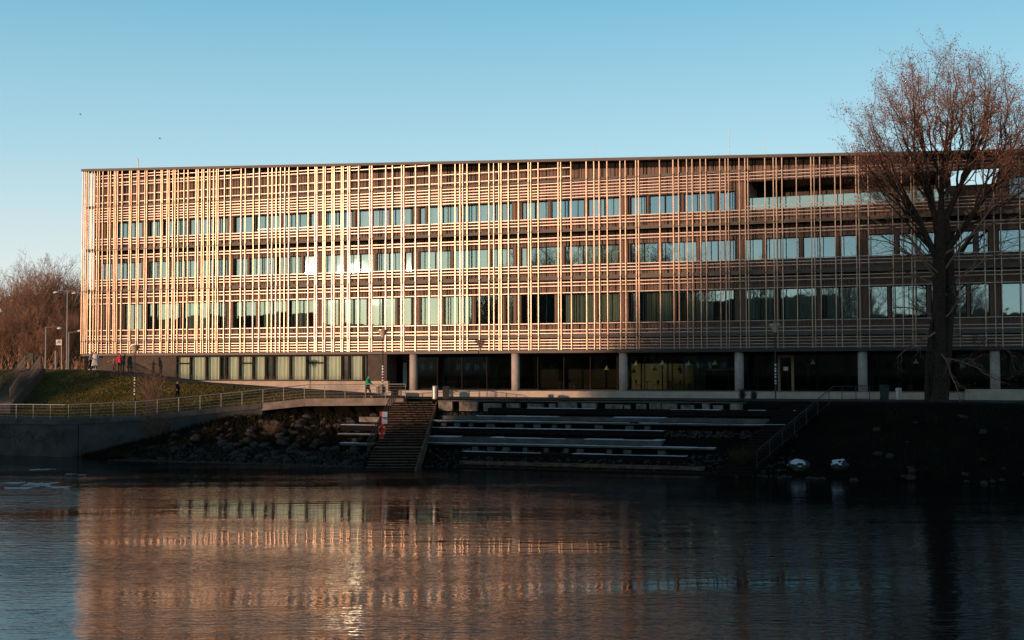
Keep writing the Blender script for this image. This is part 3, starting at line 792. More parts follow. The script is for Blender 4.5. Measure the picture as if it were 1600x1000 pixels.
# snow capped rocks on the right bank
for (x, y, s, lab) in ((1249, 722, .5, 'rock with thick snow on its left edge by the dark water'), (1312, 722, .42, 'smaller snow dusted rock right of its snowier neighbour'),):
    p = hit(x, y+10); u, w_ = uw(p); z = p.z
    o = thing('snowy_rock', F(u, w_, z), lab, 'rock')
    def blob(mname, sc, off, m, seed, cap=False):
        bm = bmesh.new(); bmesh.ops.create_icosphere(bm, subdivisions=4, radius=1)
        if cap:
            kill = [v for v in bm.verts if v.co.z < .3+.5*noise.noise(v.co*2.4+Vector((seed, 5, 1)))*2 or v.co.x > .3+.4*noise.noise(v.co*1.7+Vector((1, seed, 1)))]
            bmesh.ops.delete(bm, geom=kill, context='VERTS')
        for v in bm.verts:
            q = v.co.copy(); n = noise.noise(q*1.3+Vector((seed, 0, 0)))*.35+noise.noise(q*3.1+Vector((0, seed, 0)))*.14
            v.co = Vector((q.x*sc[0], q.y*sc[1], q.z*sc[2]))*(1+n)*(1.03 if cap else 1)
        me = bpy.data.meshes.new(mname); bm.to_mesh(me); bm.free(); me.materials.append(MT[m]); me.polygons.foreach_set('use_smooth', [True]*len(me.polygons))
        b = bpy.data.objects.new(mname, me); COL.objects.link(b); b.parent = o; b.location = off
    blob('rock', (s*1.2, s, s*.8), (0, 0, .1), 'stone', x*.37); blob('snow', (s*1.2, s, s*.8), (0, 0, .12), 'snow', x*.37, True)

# thin ice sheets on the water at the left
ri = random.Random(8)
for k, (x, y, L) in enumerate(((62, 734, 1.9), (110, 741, .8), (20, 755, 1.6), (60, 757, 3.4), (30, 763, 2.6), (95, 762, 2.2), (128, 742, .6))):
    d = ray(x, y); t = -CAMZ/d.z; c = CAMP+d*t
    j = MB(); n = 18; top = []; 
    for i in range(n):
        a = 2*math.pi*i/n; r_ = L*.55*ri.uniform(.3, 1)*(.9 if abs(math.cos(a)) > .5 else .5); top.append(c+Vector((r_*math.cos(a), r_*math.sin(a)*1.3, .02)))
    i0 = len(j.v); j.v += [Vector((p.x, p.y, -.01)) for p in top]+top
    j.f.append(tuple(i0+n+i for i in range(n)))
    for i in range(n): j.f.append((i0+i, i0+(i+1) % n, i0+n+(i+1) % n, i0+n+i))
    o = j.build('ice_sheet', 'ice', origin=c); tag(o, 'thin pale ice sheet floating on the dark water at the left bank', 'ice', 'ice sheets floating by the left bank')

# ------------------------------------------------------------ lamps and street furniture
def cone_lamp(px, ytop, ybot, Y, label, stickers=True, wd=.40):
    b = at(px, ybot, Y); tz = at(px, ytop, Y).z
    b.z = min(b.z, gz(b)) if abs(b.z-gz(b)) < 2.0 else b.z
    b = Vector((b.x, b.y, gz(b)))
    t_ = thing('street_lamp', b, label, 'street lamp')
    hz = tz-.62
    j = MB(); j.tube([b, Vector((b.x, b.y, hz))], [.055, .04], 8); part(j, 'pole', 'dsteel', t_)
    j = MB(); j.lathe(Vector((b.x, b.y, hz)), [(.06, 0), (.10, .04), (wd, .55), (wd+.02, .56)], 18); part(j, 'lamp_shade', 'lampglass', t_, True)
    j = MB(); j.lathe(Vector((b.x, b.y, hz)), [(wd+.05, .57), (wd+.05, .61), (.05, .66)], 18); part(j, 'cap', 'steel', t_)
    if stickers:
        j = MB(); rs = random.Random(px)
        for k in range(7):
            z = b.z+1.1+.22*k+rs.uniform(-.04, .04); j.lathe(Vector((b.x, b.y, z)), [(.062, 0), (.062, rs.uniform(.06, .15))], 8)
        part(j, 'stickers', 'white', t_)
cone_lamp(210, 539, 640, 97, 'slim street lamp with inverted cone head standing on the sunlit lawn')
cone_lamp(598, 515, 622, 95.5, 'slim street lamp with cone head behind the person in green')
cone_lamp(1212, 506, 622, 88, 'slim cone headed street lamp with stickered pole before the cafe door')

def arm_lamp(px, ytop, ybot, Y, arms, label):
    b = at(px, ybot, Y); tp = at(px, ytop, Y); t_ = thing('street_lamp', b, label, 'street lamp')
    j = MB(); j.tube([b, Vector((b.x, b.y, tp.z))], [.075, .045], 8); part(j, 'pole', 'steel', t_)
    for (hx, hy) in arms:
        h = at(hx, hy, Y); j = MB(); j.tube([Vector((b.x, b.y, tp.z-.05)), Vector((b.x+(h.x-b.x)*.5, b.y, tp.z+.02)), Vector((h.x, h.y, h.z+.12))], .035, 6); part(j, 'arm', 'steel', t_)
        j = MB(); j.lathe(Vector((h.x, h.y, h.z-.12)), [(.08, 0), (.30, .06), (.30, .14), (.12, .24)], 14); part(j, 'lamp_head', 'white', t_)
arm_lamp(104, 454, 578, 125, ((88, 457), (117, 458)), 'tall double armed street lamp at the left corner of the building')
arm_lamp(71, 511, 577, 122, ((94, 513),), 'short street lamp with one arm pointing right, left of the signpost')
arm_lamp(107, 519, 577, 121, ((126, 517),), 'low curved street lamp with its arm reaching behind the slat screen')
arm_lamp(-4, 480, 577, 122, ((1, 487),), 'street lamp cut by the left edge of the picture')
# sign
b = at(87, 577, 120); t_ = thing('road_sign', b, 'small square pale sign with dark emblem on a post by the lamps', 'sign')
j = MB(); j.tube([b, at(87, 548, 120)], .08, 8); j.tube([at(96, 577, 121), at(96, 530, 121)], .035, 6); part(j, 'post', 'steel', t_)
c = at(92, 535, 120); j = MB(); j.box(c.x-.27, c.x+.27, c.y-.02, c.y+.02, c.z-.26, c.z+.26); pl = part(j, 'panel', 'white', t_)
j = MB()
for a_, b_ in (((-.18, -.12), (-.02, .08)), ((-.02, .08), (.14, -.12)), ((-.10, .02), (.05, .18)), ((.05, .18), (.19, .02))):
    j.bar(Vector((c.x+a_[0], c.y-.03, c.z+a_[1])), Vector((c.x+b_[0], c.y-.03, c.z+b_[1])), .015, .05)
part(j, 'emblem', 'dsteel', pl)
# dark green box on a post
c = at(49, 557, 112); t_ = thing('litter_bin', Vector((c.x, c.y, 6.2)), 'dark green bin on a post beside the lattice stair railing', 'bin')
j = MB(); j.box(c.x-.18, c.x+.18, c.y-.15, c.y+.15, c.z-.35, c.z+.3); part(j, 'body', 'greenp', t_)
j = MB(); j.tube([Vector((c.x, c.y, 6.1)), Vector((c.x, c.y, c.z-.3))], .04, 6); part(j, 'post', 'dsteel', t_)

def cyl_bin(px, y0, y1, Y, m, label, name='litter_bin'):
    p = at(px, y1, Y); p.z = gz(p); hgt = at(px, y0, Y).z-at(px, y1, Y).z
    t_ = thing(name, p, label, 'bin')
    j = MB(); j.lathe(p, [(.20, .05), (.22, .08), (.22, hgt-.1), (.20, hgt-.02), (.16, hgt)], 20); part(j, 'body', m, t_, False)
    j = MB(); j.lathe(p, [(.15, 0), (.15, .05)], 14); part(j, 'foot', 'dsteel', t_)
cyl_bin(680, 603, 625, 91, 'steel', 'shiny steel cylindrical bin at the top of the riverside stair')
cyl_bin(1404, 606, 626, 86, 'steel', 'shiny steel cylindrical bin near the large tree trunk')
def box_bin(px, Y, wd, h, m, label):
    p = at(px, 620, Y); p.z = gz(p); t_ = thing('refuse_container', p, label, 'bin')
    j = MB(); j.hexa([p+Vector(q) for q in ((-wd*.42,-.3,.06),(wd*.42,-.3,.06),(wd*.42,.3,.06),(-wd*.42,.3,.06),(-wd/2,-.34,h),(wd/2,-.34,h),(wd/2,.34,h),(-wd/2,.34,h))]); part(j, 'body', m, t_)
    j = MB(); j.hexa([p+Vector(q) for q in ((-wd*.53,-.38,h),(wd*.53,-.38,h),(wd*.53,.36,h),(-wd*.53,.36,h),(-wd*.5,-.3,h+.09),(wd*.5,-.3,h+.09),(wd*.5,.3,h+.13),(-wd*.5,.3,h+.13))]); part(j, 'lid', m, t_)
    for s in (-1, 1):
        j = MB(); c = p+Vector((s*wd*.36, .3, .1)); j.tube([c-Vector((.03, 0, 0)), c+Vector((.03, 0, 0))], .1, 10); part(j, 'wheel', 'black', t_)
box_bin(697, 90.5, .5, .85, 'dsteel', 'black box shaped container beside the shiny bin at the stair top')
box_bin(1382, 86.5, .48, .95, 'greenp', 'dark green wheeled bin left of the shiny bin near the tree')

# life ring post
p = at(597, 704, 84); p.z = min(gz(p)-.1, p.z)
t_ = thing('life_ring_stand', p, 'red lifebuoy stand with pale instruction boards beside the stair', 'lifebuoy stand')
top = at(595, 643, 84).z
j = MB(); j.box(p.x-.16, p.x+.12, p.y-.03, p.y+.03, p.z, top); part(j, 'board', 'red', t_)
for z in (.38, .82):
    j = MB(); j.box(p.x+.0, p.x+.36, p.y-.07, p.y-.04, top-z-.0, top-z+.36); part(j, 'sign', 'signw', t_)
c = Vector((p.x+.0, p.y-.1, top-1.25)); j = MB(); n = 28
ring = [c+Vector((.21*math.cos(2*math.pi*i/n), 0, .30*math.sin(2*math.pi*i/n))) for i in range(n+1)]
j.tube(ring, .05, 8, False); lr = part(j, 'life_ring', 'orange', t_, True)
for a in (.8, 2.4, 3.9, 5.5):
    j = MB(); q = [c+Vector((.21*math.cos(a+d), 0, .30*math.sin(a+d))) for d in (-.12, 0, .12)]; j.tube(q, .055, 8); part(j, 'band', 'white', lr)

# left lattice stair railing (far left)
t_ = thing('lattice_stair', at(20, 600, 104), 'dark stair with lattice balustrade at the far left edge', 'stairs')
A = [at(-12, 620, 98), at(5, 595, 101), at(20, 592, 103), at(40, 566, 108)]
for sd, off in ((0, 0), (1, .9)):
    j = MB(); B = [a+Vector((off, off*1.2, 0)) for a in A]
    for a, b in zip(B[:-1], B[1:]):
        j.tube([a+Vector((0, 0, .75)), b+Vector((0, 0, .75))], .04, 6)
        n = max(2, int((b-a).length/.16))
        for i in range(n): q = a.lerp(b, i/n); j.tube([q-Vector((0, 0, .5)), q+Vector((0, 0, .75))], .012, 4)
        for z in (-.2, .25): j.tube([a+Vector((0, 0, z)), b+Vector((0, 0, z))], .015, 4)
    part(j, 'balustrade', 'dsteel', t_)
j = MB()
for i in range(18):
    q = A[0].lerp(A[3], i/17); j.box(q.x-.2, q.x+1.5, q.y-.2, q.y+.6, q.z-1.6, q.z-.55)
part(j, 'steps', 'asphalt', t_)
# fence of short palings by the curtained windows
t_ = thing('low_fence', F(fpx(430, .3, 592), .3, 4.9), 'low thin dark paling fence in front of the curtained windows', 'fence')
j = MB(); k_ = 0
for u in np.arange(fpx(262, .3, 592), fpx(566, .3, 592), .17):
    zz = zb+.1 if u > fpx(330, .3, 592) else T(u)+.05
    zz = max(zb-.05, T(u)); j.tube([F(u, .1, zz), F(u, .1, zz+.42+.03*((k_*7) % 3))], .009, 4); k_ += 1
part(j, 'palings', 'dsteel', t_)
j = MB(); j.fbox(fpx(330, .3, 592), fpx(566, .3, 592), .09, .11, zb+.12, zb+.14); part(j, 'rail', 'dsteel', t_)
# concrete seats at the entrance
for x, lab in ((600, 'pale concrete seat right of the pushchair behind the railing'),):
    u = fpx(x, 3, 615); j = MB(); j.fbox(u, u+.9, 3, 3.6, 4.05, 4.5); o = j.build('stone_bench', 'conc', origin=F(u, 3, 4.05)); tag(o, lab, 'bench')

# ------------------------------------------------------------ people
def skin(name, verts, edges, rad, m, parent, sub=1):
    me = bpy.data.meshes.new(name); me.from_pydata([tuple(v) for v in verts], edges, [])
    me.materials.append(m); o = bpy.data.objects.new(name, me); COL.objects.link(o); o.parent = parent
    md = o.modifiers.new('skin', 'SKIN'); md.use_smooth_shade = True
    sv = me.skin_vertices
    if not sv: bpy.context.view_layer.update()
    for i, r_ in enumerate(rad):
        me.skin_vertices[0].data[i].radius = (r_, r_) if not isinstance(r_, tuple) else r_
    me.skin_vertices[0].data[0].use_root = True
    if sub: s = o.modifiers.new('sub', 'SUBSURF'); s.levels = sub; s.render_levels = sub
    return o
def pm(name, c): return mat(name, c, .8, 0, .1, 6)
def person(loc, face, H, pose, cols, label, long_coat=False, hood=False, backpack=None, lean=0):
    """face = heading (angle of the direction faced), H height; local x = right, y = forward"""
    t_ = thing('person', loc, label, 'person')
    t_.rotation_euler = (0, 0, face-math.pi/2)
    k = H/1.75; V = lambda x, y, z: Vector((x, y, z))*k
    ln = lean
    hip = V(0, 0, .92); ch = V(0, ln*.7, 1.32); nk = V(0, ln, 1.49); hd = V(0, ln*1.1+.02, 1.62); tp = V(0, ln*1.15, 1.70)
    sL, sR = V(-.18, ln*.9, 1.42), V(.18, ln*.9, 1.42)
    step = pose.get('step', .1)
    kL, kR = V(-.10, step*.6+.03, .50), V(.10, -step*.4+.03, .50); aL, aR = V(-.11, step, .09), V(.11, -step, .09)
    fL, fR = aL+V(0, .15, -.05), aR+V(0, .15, -.05)
    eL, hL = [Vector(q)*k for q in pose['L']]; eR, hR = [Vector(q)*k for q in pose['R']]
    # body: one continuous figure incl. hands
    vs = [hip, ch, nk, hd, tp, sL, eL, hL, sR, eR, hR, V(-.1, 0, .86), kL, aL, fL, V(.1, 0, .86), kR, aR, fR]
    es = [(0,1),(1,2),(2,3),(3,4),(1,5),(5,6),(6,7),(1,8),(8,9),(9,10),(0,11),(11,12),(12,13),(13,14),(0,15),(15,16),(16,17),(17,18)]
    ra = [.12,.13,.055,.095,.075,.06,.045,.028,.06,.045,.028,.08,.06,.04,.03,.08,.06,.04,.03]
    for hi, e_ in ((7, 6), (10, 9)):
        d = (vs[hi]-vs[e_]).normalized(); sd = d.cross(Vector((0, 1, 0))).normalized() if abs(d.y) < .9 else Vector((1, 0, 0))
        pa = len(vs); vs.append(vs[hi]+d*.07*k); es.append((hi, pa)); ra.append(.034)
        for q, (off, L) in enumerate(((-.03, .07), (-.01, .085), (.01, .08), (.03, .065))):
            a = len(vs); vs.append(vs[pa]+sd*off*k+d*.03*k); es.append((pa, a)); ra.append(.009)
            vs.append(vs[a]+d*L*k*.8); es.append((a, a+1)); ra.append(.007)
        a = len(vs); vs.append(vs[hi]+d*.03*k+sd*-.05*k); es.append((hi, a)); ra.append(.011)
    skin('body', vs, es, [r*k for r in ra], MT['skin'], t_)
    # nose, ears
    j = MB(); j.lathe(hd+V(0, .095, -.02), [(.018*k, -.02*k), (.012*k, .02*k)], 6)
    for s in (-1, 1): j.lathe(hd+V(s*.095, 0, -.02), [(.02*k, -.03*k), (.02*k, .03*k)], 6)
    part(j, 'face_features', 'skin', t_, local=True)
    jm, tm, hm_, sm = [pm('cloth', c) for c in cols]
    low = V(0, ln*.1, .86)
    skin('jacket', [V(0, ln*.3, 1.1), ch, nk+V(0, 0, -.02), sL, eL, hL+(eL-hL)*.12, sR, eR, hR+(eR-hR)*.12, low],
         [(0,1),(1,2),(1,3),(3,4),(4,5),(1,6),(6,7),(7,8),(0,9)], [r*k for r in (.165,.175,.08,.085,.066,.048,.085,.066,.048,.165)], jm, t_)
    skin('trousers', [V(0, 0, .92), V(-.1, 0, .86), kL, aL+V(0, 0, .03), V(.1, 0, .86), kR, aR+V(0, 0, .03)],
         [(0,1),(1,2),(2,3),(0,4),(4,5),(5,6)], [r*k for r in (.14,.10,.08,.062,.10,.08,.062)], tm, t_)
    for a_, f_ in ((aL, fL), (aR, fR)):
        skin('shoe', [a_+V(0, -.05, -.04), f_+V(0, .03, 0)], [(0, 1)], [.055*k, .045*k], sm, t_)
    hr = [hd+V(0, -.03, .05), hd+V(0, -.06, -.05)]
    if hood: skin('hood', [hd+V(0, -.02, .05), nk+V(0, -.03, 0)], [(0, 1)], [.125*k, .11*k], jm, t_)
    else: skin('hair', hr, [(0, 1)], [.10*k, .085*k], hm_, t_)
    if long_coat:
        j = MB(); prof = [(.36, .42), (.33, .60), (.26, .95), (.21, 1.2), (.19, 1.38), (.10, 1.46)]; n = 20
        for r_, z_ in prof:
            for q in range(n):
                a = 2*math.pi*q/n; fr = 1+.05*math.sin(a*6)*(1.4-z_); j.v.append(V(r_*fr*math.cos(a), r_*fr*.72*math.sin(a)+ln*(z_-.4), z_))
        for i in range(len(prof)-1):
            for q in range(n): A_ = i*n+q; B_ = i*n+(q+1) % n; j.f.append((A_, B_, B_+n, A_+n))
        part(j, 'coat', jm, t_, True, local=True)
    if backpack:
        skin('backpack', [V(0, ln*.5-.20, 1.05), V(0, ln*.8-.22, 1.32)], [(0, 1)], [(.15*k, .11*k), (.14*k, .10*k)], pm('bag', backpack), t_)
    return t_
def gp(px, py, Y): p = at(px, py, Y); p.z = gz(p)+.05; return p
ar = {'L': [(-.24, .02, 1.15), (-.22, .12, .92)], 'R': [(.24, .02, 1.15), (.22, .12, .92)], 'step': .12}
E_ang = math.atan2(E.y, E.x)
person(gp(143, 580, 112.6), E_ang+math.pi, 1.70, ar, ((.30, .30, .34), (.008, .008, .01), (.02, .015, .01), (.5, .5, .5)), 'person in dark trousers and grey striped top carrying a yellow bag, leftmost on the path')
t_ = [o for o in bpy.data.objects if o.name.startswith('person')][-1]
skin('bag', [Vector((.26, .1, .72)), Vector((.28, .1, 1.0))], [(0, 1)], [.10, .06], pm('yellow_bag', (.5, .36, .12)), t_)
person(gp(149, 580, 112.2), math.pi*.5, 1.72, {'L': [(-.26, .05, 1.18), (-.2, .16, 1.0)], 'R': [(.26, .05, 1.18), (.2, .16, 1.0)], 'step': .1}, ((.62, .56, .50), (.05, .04, .04), (.03, .02, .015), (.6, .58, .55)), 'person in a long white coat walking on the path by the dark wall', long_coat=True)
person(gp(178, 582, 111), math.pi*.5, 1.28, {'L': [(-.42, .02, 1.36), (-.68, .03, 1.32)], 'R': [(.42, .02, 1.36), (.66, .03, 1.28)], 'step': .03}, ((.20, .10, .08), (.12, .06, .06), (.35, .26, .2), (.4, .3, .25)), 'child with arms stretched out wide beside the adult in pink', hood=False)
person(gp(187, 583, 110.6), math.pi*.62, 1.72, {'L': [(-.26, .02, 1.2), (-.26, .16, 1.0)], 'R': [(.26, .03, 1.2), (.15, .22, 1.15)], 'step': .05}, ((.72, .06, .10), (.03, .03, .035), (.72, .06, .10), (.2, .15, .13)), 'adult in a bright pink jacket and dark trousers, hood up', hood=True, lean=.14)
person(Vector((F(-19.4, 8.5, 4.1))), E_ang, 1.72, {'L': [(-.22, .12, 1.18), (-.16, .38, 1.02)], 'R': [(.22, .12, 1.18), (.16, .38, 1.02)], 'step': .26}, ((.0, .36, .15), (.03, .035, .05), (.01, .01, .01), (.35, .28, .25)), 'person in a green jacket with pink backpack pushing a pram behind the railing', backpack=(.6, .25, .17), lean=.08)
pp = at(277, 628, 100); pp.z = gz(pp)
person(pp, E_ang, 1.45, ar, ((.012, .014, .03), (.006, .006, .01), (.01, .01, .01), (.02, .02, .02)), 'dark clothed person low behind the railing on the shaded lawn', hood=True)
# pram
pq = F(-18.25, 8.45, 4.1); t_ = thing('pram', pq, 'grey pushchair in front of the person in green', 'pram')
Q = lambda x, y, z: pq+E*x+N*y+Vector((0, 0, z))
j = MB(); pts = [Q(.35*math.cos(a)*1.0, 0, .62+.33*math.sin(a)) for a in np.linspace(0, math.pi*2, 13)[:-1]]
for s in (-.22, .22):
    i0 = len(j.v); j.v += [p_+N*s for p_ in pts]; j.f.append(tuple(i0+i for i in range(12)) if s < 0 else tuple(i0+i for i in reversed(range(12))))
for i in range(12): j.f.append((i, (i+1) % 12, 12+(i+1) % 12, 12+i))
part(j, 'hood', pm('pram_cloth', (.22, .20, .19)), t_)
j = MB(); j.tube([Q(-.65, 0, 1.0), Q(-.3, 0, .75), Q(.3, 0, .2)], .018, 6); j.tube([Q(-.35, 0, .2), Q(.2, 0, .6)], .018, 6); part(j, 'chassis', 'steel', t_)
for x in (-.35, .32):
    for s in (-.24, .24):
        j = MB(); c = Q(x, s, .14); j.tube([c+E*.13*math.cos(a)+Vector((0, 0, .13*math.sin(a))) for a in np.linspace(0, 2*math.pi, 15)], .018, 6, False); part(j, 'wheel', 'black', t_)

# ------------------------------------------------------------ trees
class Tree:
    rmin = .005
    def __init__(s, seed): s.r = random.Random(seed); s.tr = MB(); s.cr = MB(); s.lf = MB()
    def path(s, a, b, bow, n, jit):
        out = []; L = (b-a).length
        for i in range(n+1):
            t = i/n; q = a.lerp(b, t)+bow*(math.sin(math.pi*t)*L)
            if 0 < i < n: q += Vector((s.r.gauss(0, 1), s.r.gauss(0, 1), s.r.gauss(0, .6)))*jit*L/n
            out.append(q)
        return out
    def limb(s, a, b, r0, r1, lev, maxlev, bow, kids, sides, mesh=None, upb=.5, leaf=0):
        L = (b-a).length
        n = max(2, [9, 7, 5, 3, 2][min(lev, 4)])
        P = s.path(a, b, bow, n, [.12, .16, .2, .2, .15][min(lev, 4)])
        (mesh or (s.tr if lev == 0 else s.cr)).tube(P, [r0+(r1-r0)*i/n for i in range(n+1)], sides[min(lev, len(sides)-1)], False)
        if lev >= maxlev:
            if leaf and s.r.random() < leaf: s.leaves(P[-1], L*.5)
            return
        K = kids[lev]
        for k in range(K):
            t = (.22 if lev < 2 else .1)+(.78 if lev < 2 else .9)*((k+s.r.random())/K); t = min(t, .985)
            f = t*n; i = min(int(f), n-1); q = P[i].lerp(P[i+1], f-i)
            d = (P[i+1]-P[i]).normalized()
            rp = Vector((s.r.gauss(0, 1), s.r.gauss(0, 1), s.r.gauss(0, .6)+upb*.4)); rp -= d*rp.dot(d); rp.normalize()
            ang = s.r.uniform(.45, .95) if lev > 0 else s.r.uniform(.35, .75)
            dd = (d*math.cos(ang)+rp*math.sin(ang)); dd.z += upb*.12; dd.normalize()
            l2 = L*s.r.uniform(.30, .50)*(1.15-.55*t) if lev < 2 else L*s.r.uniform(.35, .6)
            rr = r0+(r1-r0)*t
            s.limb(q, q+dd*l2, min(rr*.7, l2*.028+s.rmin), max(s.rmin, r1*.5), lev+1, maxlev, rp*s.r.uniform(-.06, .1), kids, sides, None, upb, leaf)
    def leaves(s, c, R_):
        for _ in range(s.r.randint(1, 3)):
            p = c+Vector((s.r.gauss(0, 1), s.r.gauss(0, 1), s.r.gauss(0, 1)))*.16
            a = Vector((s.r.gauss(0, 1), s.r.gauss(0, 1), s.r.gauss(0, 1))).normalized()*.055; b = a.cross(Vector((s.r.gauss(0, 1), s.r.gauss(0, 1), 1))).normalized()*.045
            s.lf.quad(p-a, p+b, p+a, p-b)

# the large tree on the right
tb = at(1464, 636, 84); tb.z = gz(tb)-.2
big = thing('large_tree', tb, 'tall wide crowned tree with withered reddish leaves at the right end', 'tree')
tr = Tree(77)
def tp_(x, y, dY): return at(x, y, tb.y+dY)
fork = [at(1466, 330, 84), at(1478, 300, 84.3)]
tr.tr.tube([tb, at(1466, 600, 84), at(1467, 500, 84), at(1468, 400, 84.1), at(1470, 330, 84)], [.85, .52, .46, .42, .36], 14, False)
tr.tr.tube([tb+Vector((.35, .3, 0)), at(1478, 560, 84.3), at(1484, 450, 84.4), at(1480, 380, 84.3), at(1474, 330, 84)], [.5, .38, .36, .36, .3], 12, False)
tr.tr.tube([tb+Vector((-.7, -.2, 0)), at(1448, 600, 83.7), at(1449, 560, 83.6), at(1456, 500, 83.8)], [.2, .15, .13, .1], 8, False)
tg = [(1322, 175, -3), (1318, 215, 2), (1345, 140, 2), (1375, 115, -3), (1395, 90, 3), (1415, 72, -2), (1440, 62, 3), (1462, 55, -3), (1485, 50, 1), (1505, 58, -2), (1525, 62, 3),
      (1545, 75, -2), (1563, 85, 2), (1585, 105, -3), (1600, 135, 3), (1612, 165, -2), (1640, 200, 2), (1650, 235, -3), (1410, 130, 6), (1500, 110, 7), (1560, 130, 7), (1430, 110, -6), (1490, 90, -6), (1550, 120, -6), (1600, 200, 6), (1360, 200, -6), (1520, 180, 5), (1460, 160, 0)]
rr_ = tr.r
SUB = [[(1470, 340), (1472, 270), (1482, 190)], [(1466, 370), (1452, 290), (1440, 200)], [(1474, 350), (1510, 270), (1548, 190)], [(1462, 400), (1430, 330), (1385, 260)], [(1474, 400), (1530, 320), (1580, 260)]]
for q in SUB:
    tr.tr.tube([at(x, y, 84) for x, y in q], [.24, .14, .06], 7, False)
tg = tg+[(x+rr_.uniform(-22, 22), y+rr_.uniform(5, 30), -dY+rr_.uniform(-3, 3)) for x, y, dY in tg]+[(1352, 165, 0), (1365, 140, 3), (1385, 120, -2), (1400, 105, 1), (1340, 190, -1)]
for i, (x, y, dY) in enumerate(tg):
    x += 8; ang = (x-1470)
    q = SUB[3 if ang < -95 else 1 if ang < -25 else 0 if ang < 40 else 2 if ang < 95 else 4]
    t = rr_.uniform(.15, 1.6); k = min(int(t), 1); f = t-k
    s0 = at(q[k][0]+(q[k+1][0]-q[k][0])*f, q[k][1]+(q[k+1][1]-q[k][1])*f, 84); e = s0.lerp(tp_(x, y+22, dY), .90)
    side = Vector((1 if x > 1470 else -1, 0, -.4))
    tr.limb(s0, e, rr_.uniform(.055, .095), .018, 0, 3, side*rr_.uniform(-.02, .08), [7, 6, 5], [6, 4, 3, 3], None, .45, .5)
# low, drooping side branches
for (y0, x, y, dY) in ((430, 1345, 372, -2), (420, 1330, 330, 2), (450, 1380, 420, 3), (430, 1590, 300, -2), (470, 1600, 380, 2), (400, 1620, 330, -3), (500, 1545, 440, -2), (520, 1400, 560, -2), (500, 1390, 480, 2), (560, 1570, 600, -3), (540, 1500, 640, -3), (440, 1345, 290, 0), (520, 1590, 560, 3)):
    tr.limb(at(1470, y0, 84), tp_(x, y, dY), .085, .015, 1, 3, Vector((0, 0, .08)), [8, 7, 6], [6, 5, 3, 3], None, .1, .05)
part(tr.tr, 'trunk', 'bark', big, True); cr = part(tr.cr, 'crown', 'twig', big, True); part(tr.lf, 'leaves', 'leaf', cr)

# grove beyond the left corner
def grove_tree(seed, H=13, spread=4.2, stems=3, kids=(8, 6, 4)):
    t = Tree(seed); t.rmin = .013; o = Vector((0, 0, 0))
    for k in range(stems):
        a = t.r.uniform(0, 6.3); b0 = Vector((math.cos(a), math.sin(a), 0))*.35*t.r.random()
        for q in range(5):
            a = t.r.uniform(0, 6.3); rad = spread*t.r.uniform(.1, 1); e = Vector((math.cos(a)*rad, math.sin(a)*rad, H*(1-.35*(rad/spread)**2)*t.r.uniform(.82, 1)))
            s0 = b0+Vector((0, 0, H*t.r.uniform(.02, .22)))
            t.limb(s0, e, .14, .025, 0, 3, Vector((math.cos(a), math.sin(a), -.3))*.05, list(kids), [5, 3, 3, 3], None, .8, 0)
        t.tr.tube([b0, b0+Vector((0, 0, H*.25))], [.24, .16], 7, False)
    return t
protos = []
for i, sd in enumerate((5, 11, 23)):
    g = grove_tree(sd, 13, 4.4)
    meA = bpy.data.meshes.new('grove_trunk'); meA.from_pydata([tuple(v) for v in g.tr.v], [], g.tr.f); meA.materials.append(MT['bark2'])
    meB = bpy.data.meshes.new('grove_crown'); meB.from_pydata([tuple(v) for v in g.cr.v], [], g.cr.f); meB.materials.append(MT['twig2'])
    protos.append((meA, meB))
def place_tree(i, loc, s, rz_, label, group):
    t_ = bpy.data.objects.new('bare_tree', None); t_.location = loc; t_.rotation_euler = (0, 0, rz_); t_.scale = s; COL.objects.link(t_)
    tag(t_, label, 'tree', group)
    for nm, me in zip(('trunk', 'crown'), protos[i]):
        o = bpy.data.objects.new(nm, me); COL.objects.link(o); o.parent = t_
    return t_
rt_ = random.Random(31)
for k in range(30):
    g0 = at(-60+k*7, 579, 190+9*(k % 6)); g0.z = 5.7; s_ = .7+.12*(k % 4)
    place_tree(k % 3, g0, (s_*1.3, s_*1.3, s_), k*1.7, 'low bare tree in the dense undergrowth behind the grove, left of the building', 'low bare trees behind the grove')
spec = [(-30, 450, 150), (-8, 445, 138), (12, 430, 158), (30, 425, 150), (48, 412, 143), (66, 404, 152), (80, 408, 146), (95, 420, 156), (108, 425, 145), (118, 432, 160), (20, 470, 134), (55, 465, 132), (88, 470, 133), (108, 480, 130), (-20, 480, 130), (5, 500, 130), (35, 510, 128), (72, 505, 128), (100, 520, 128), (130, 455, 150)]
for k, (x, y, Y) in enumerate(spec):
    g0 = at(x, 579, Y); g0.z = 5.8; H = at(x, y, Y).z-g0.z
    place_tree(k % 3, g0, (H/13*.95, H/13*.95, H/13*.93), rt_.uniform(0, 6.3), 'bare brown tree of the dense grove beyond the left corner of the building', 'bare trees of the grove beyond the left corner')

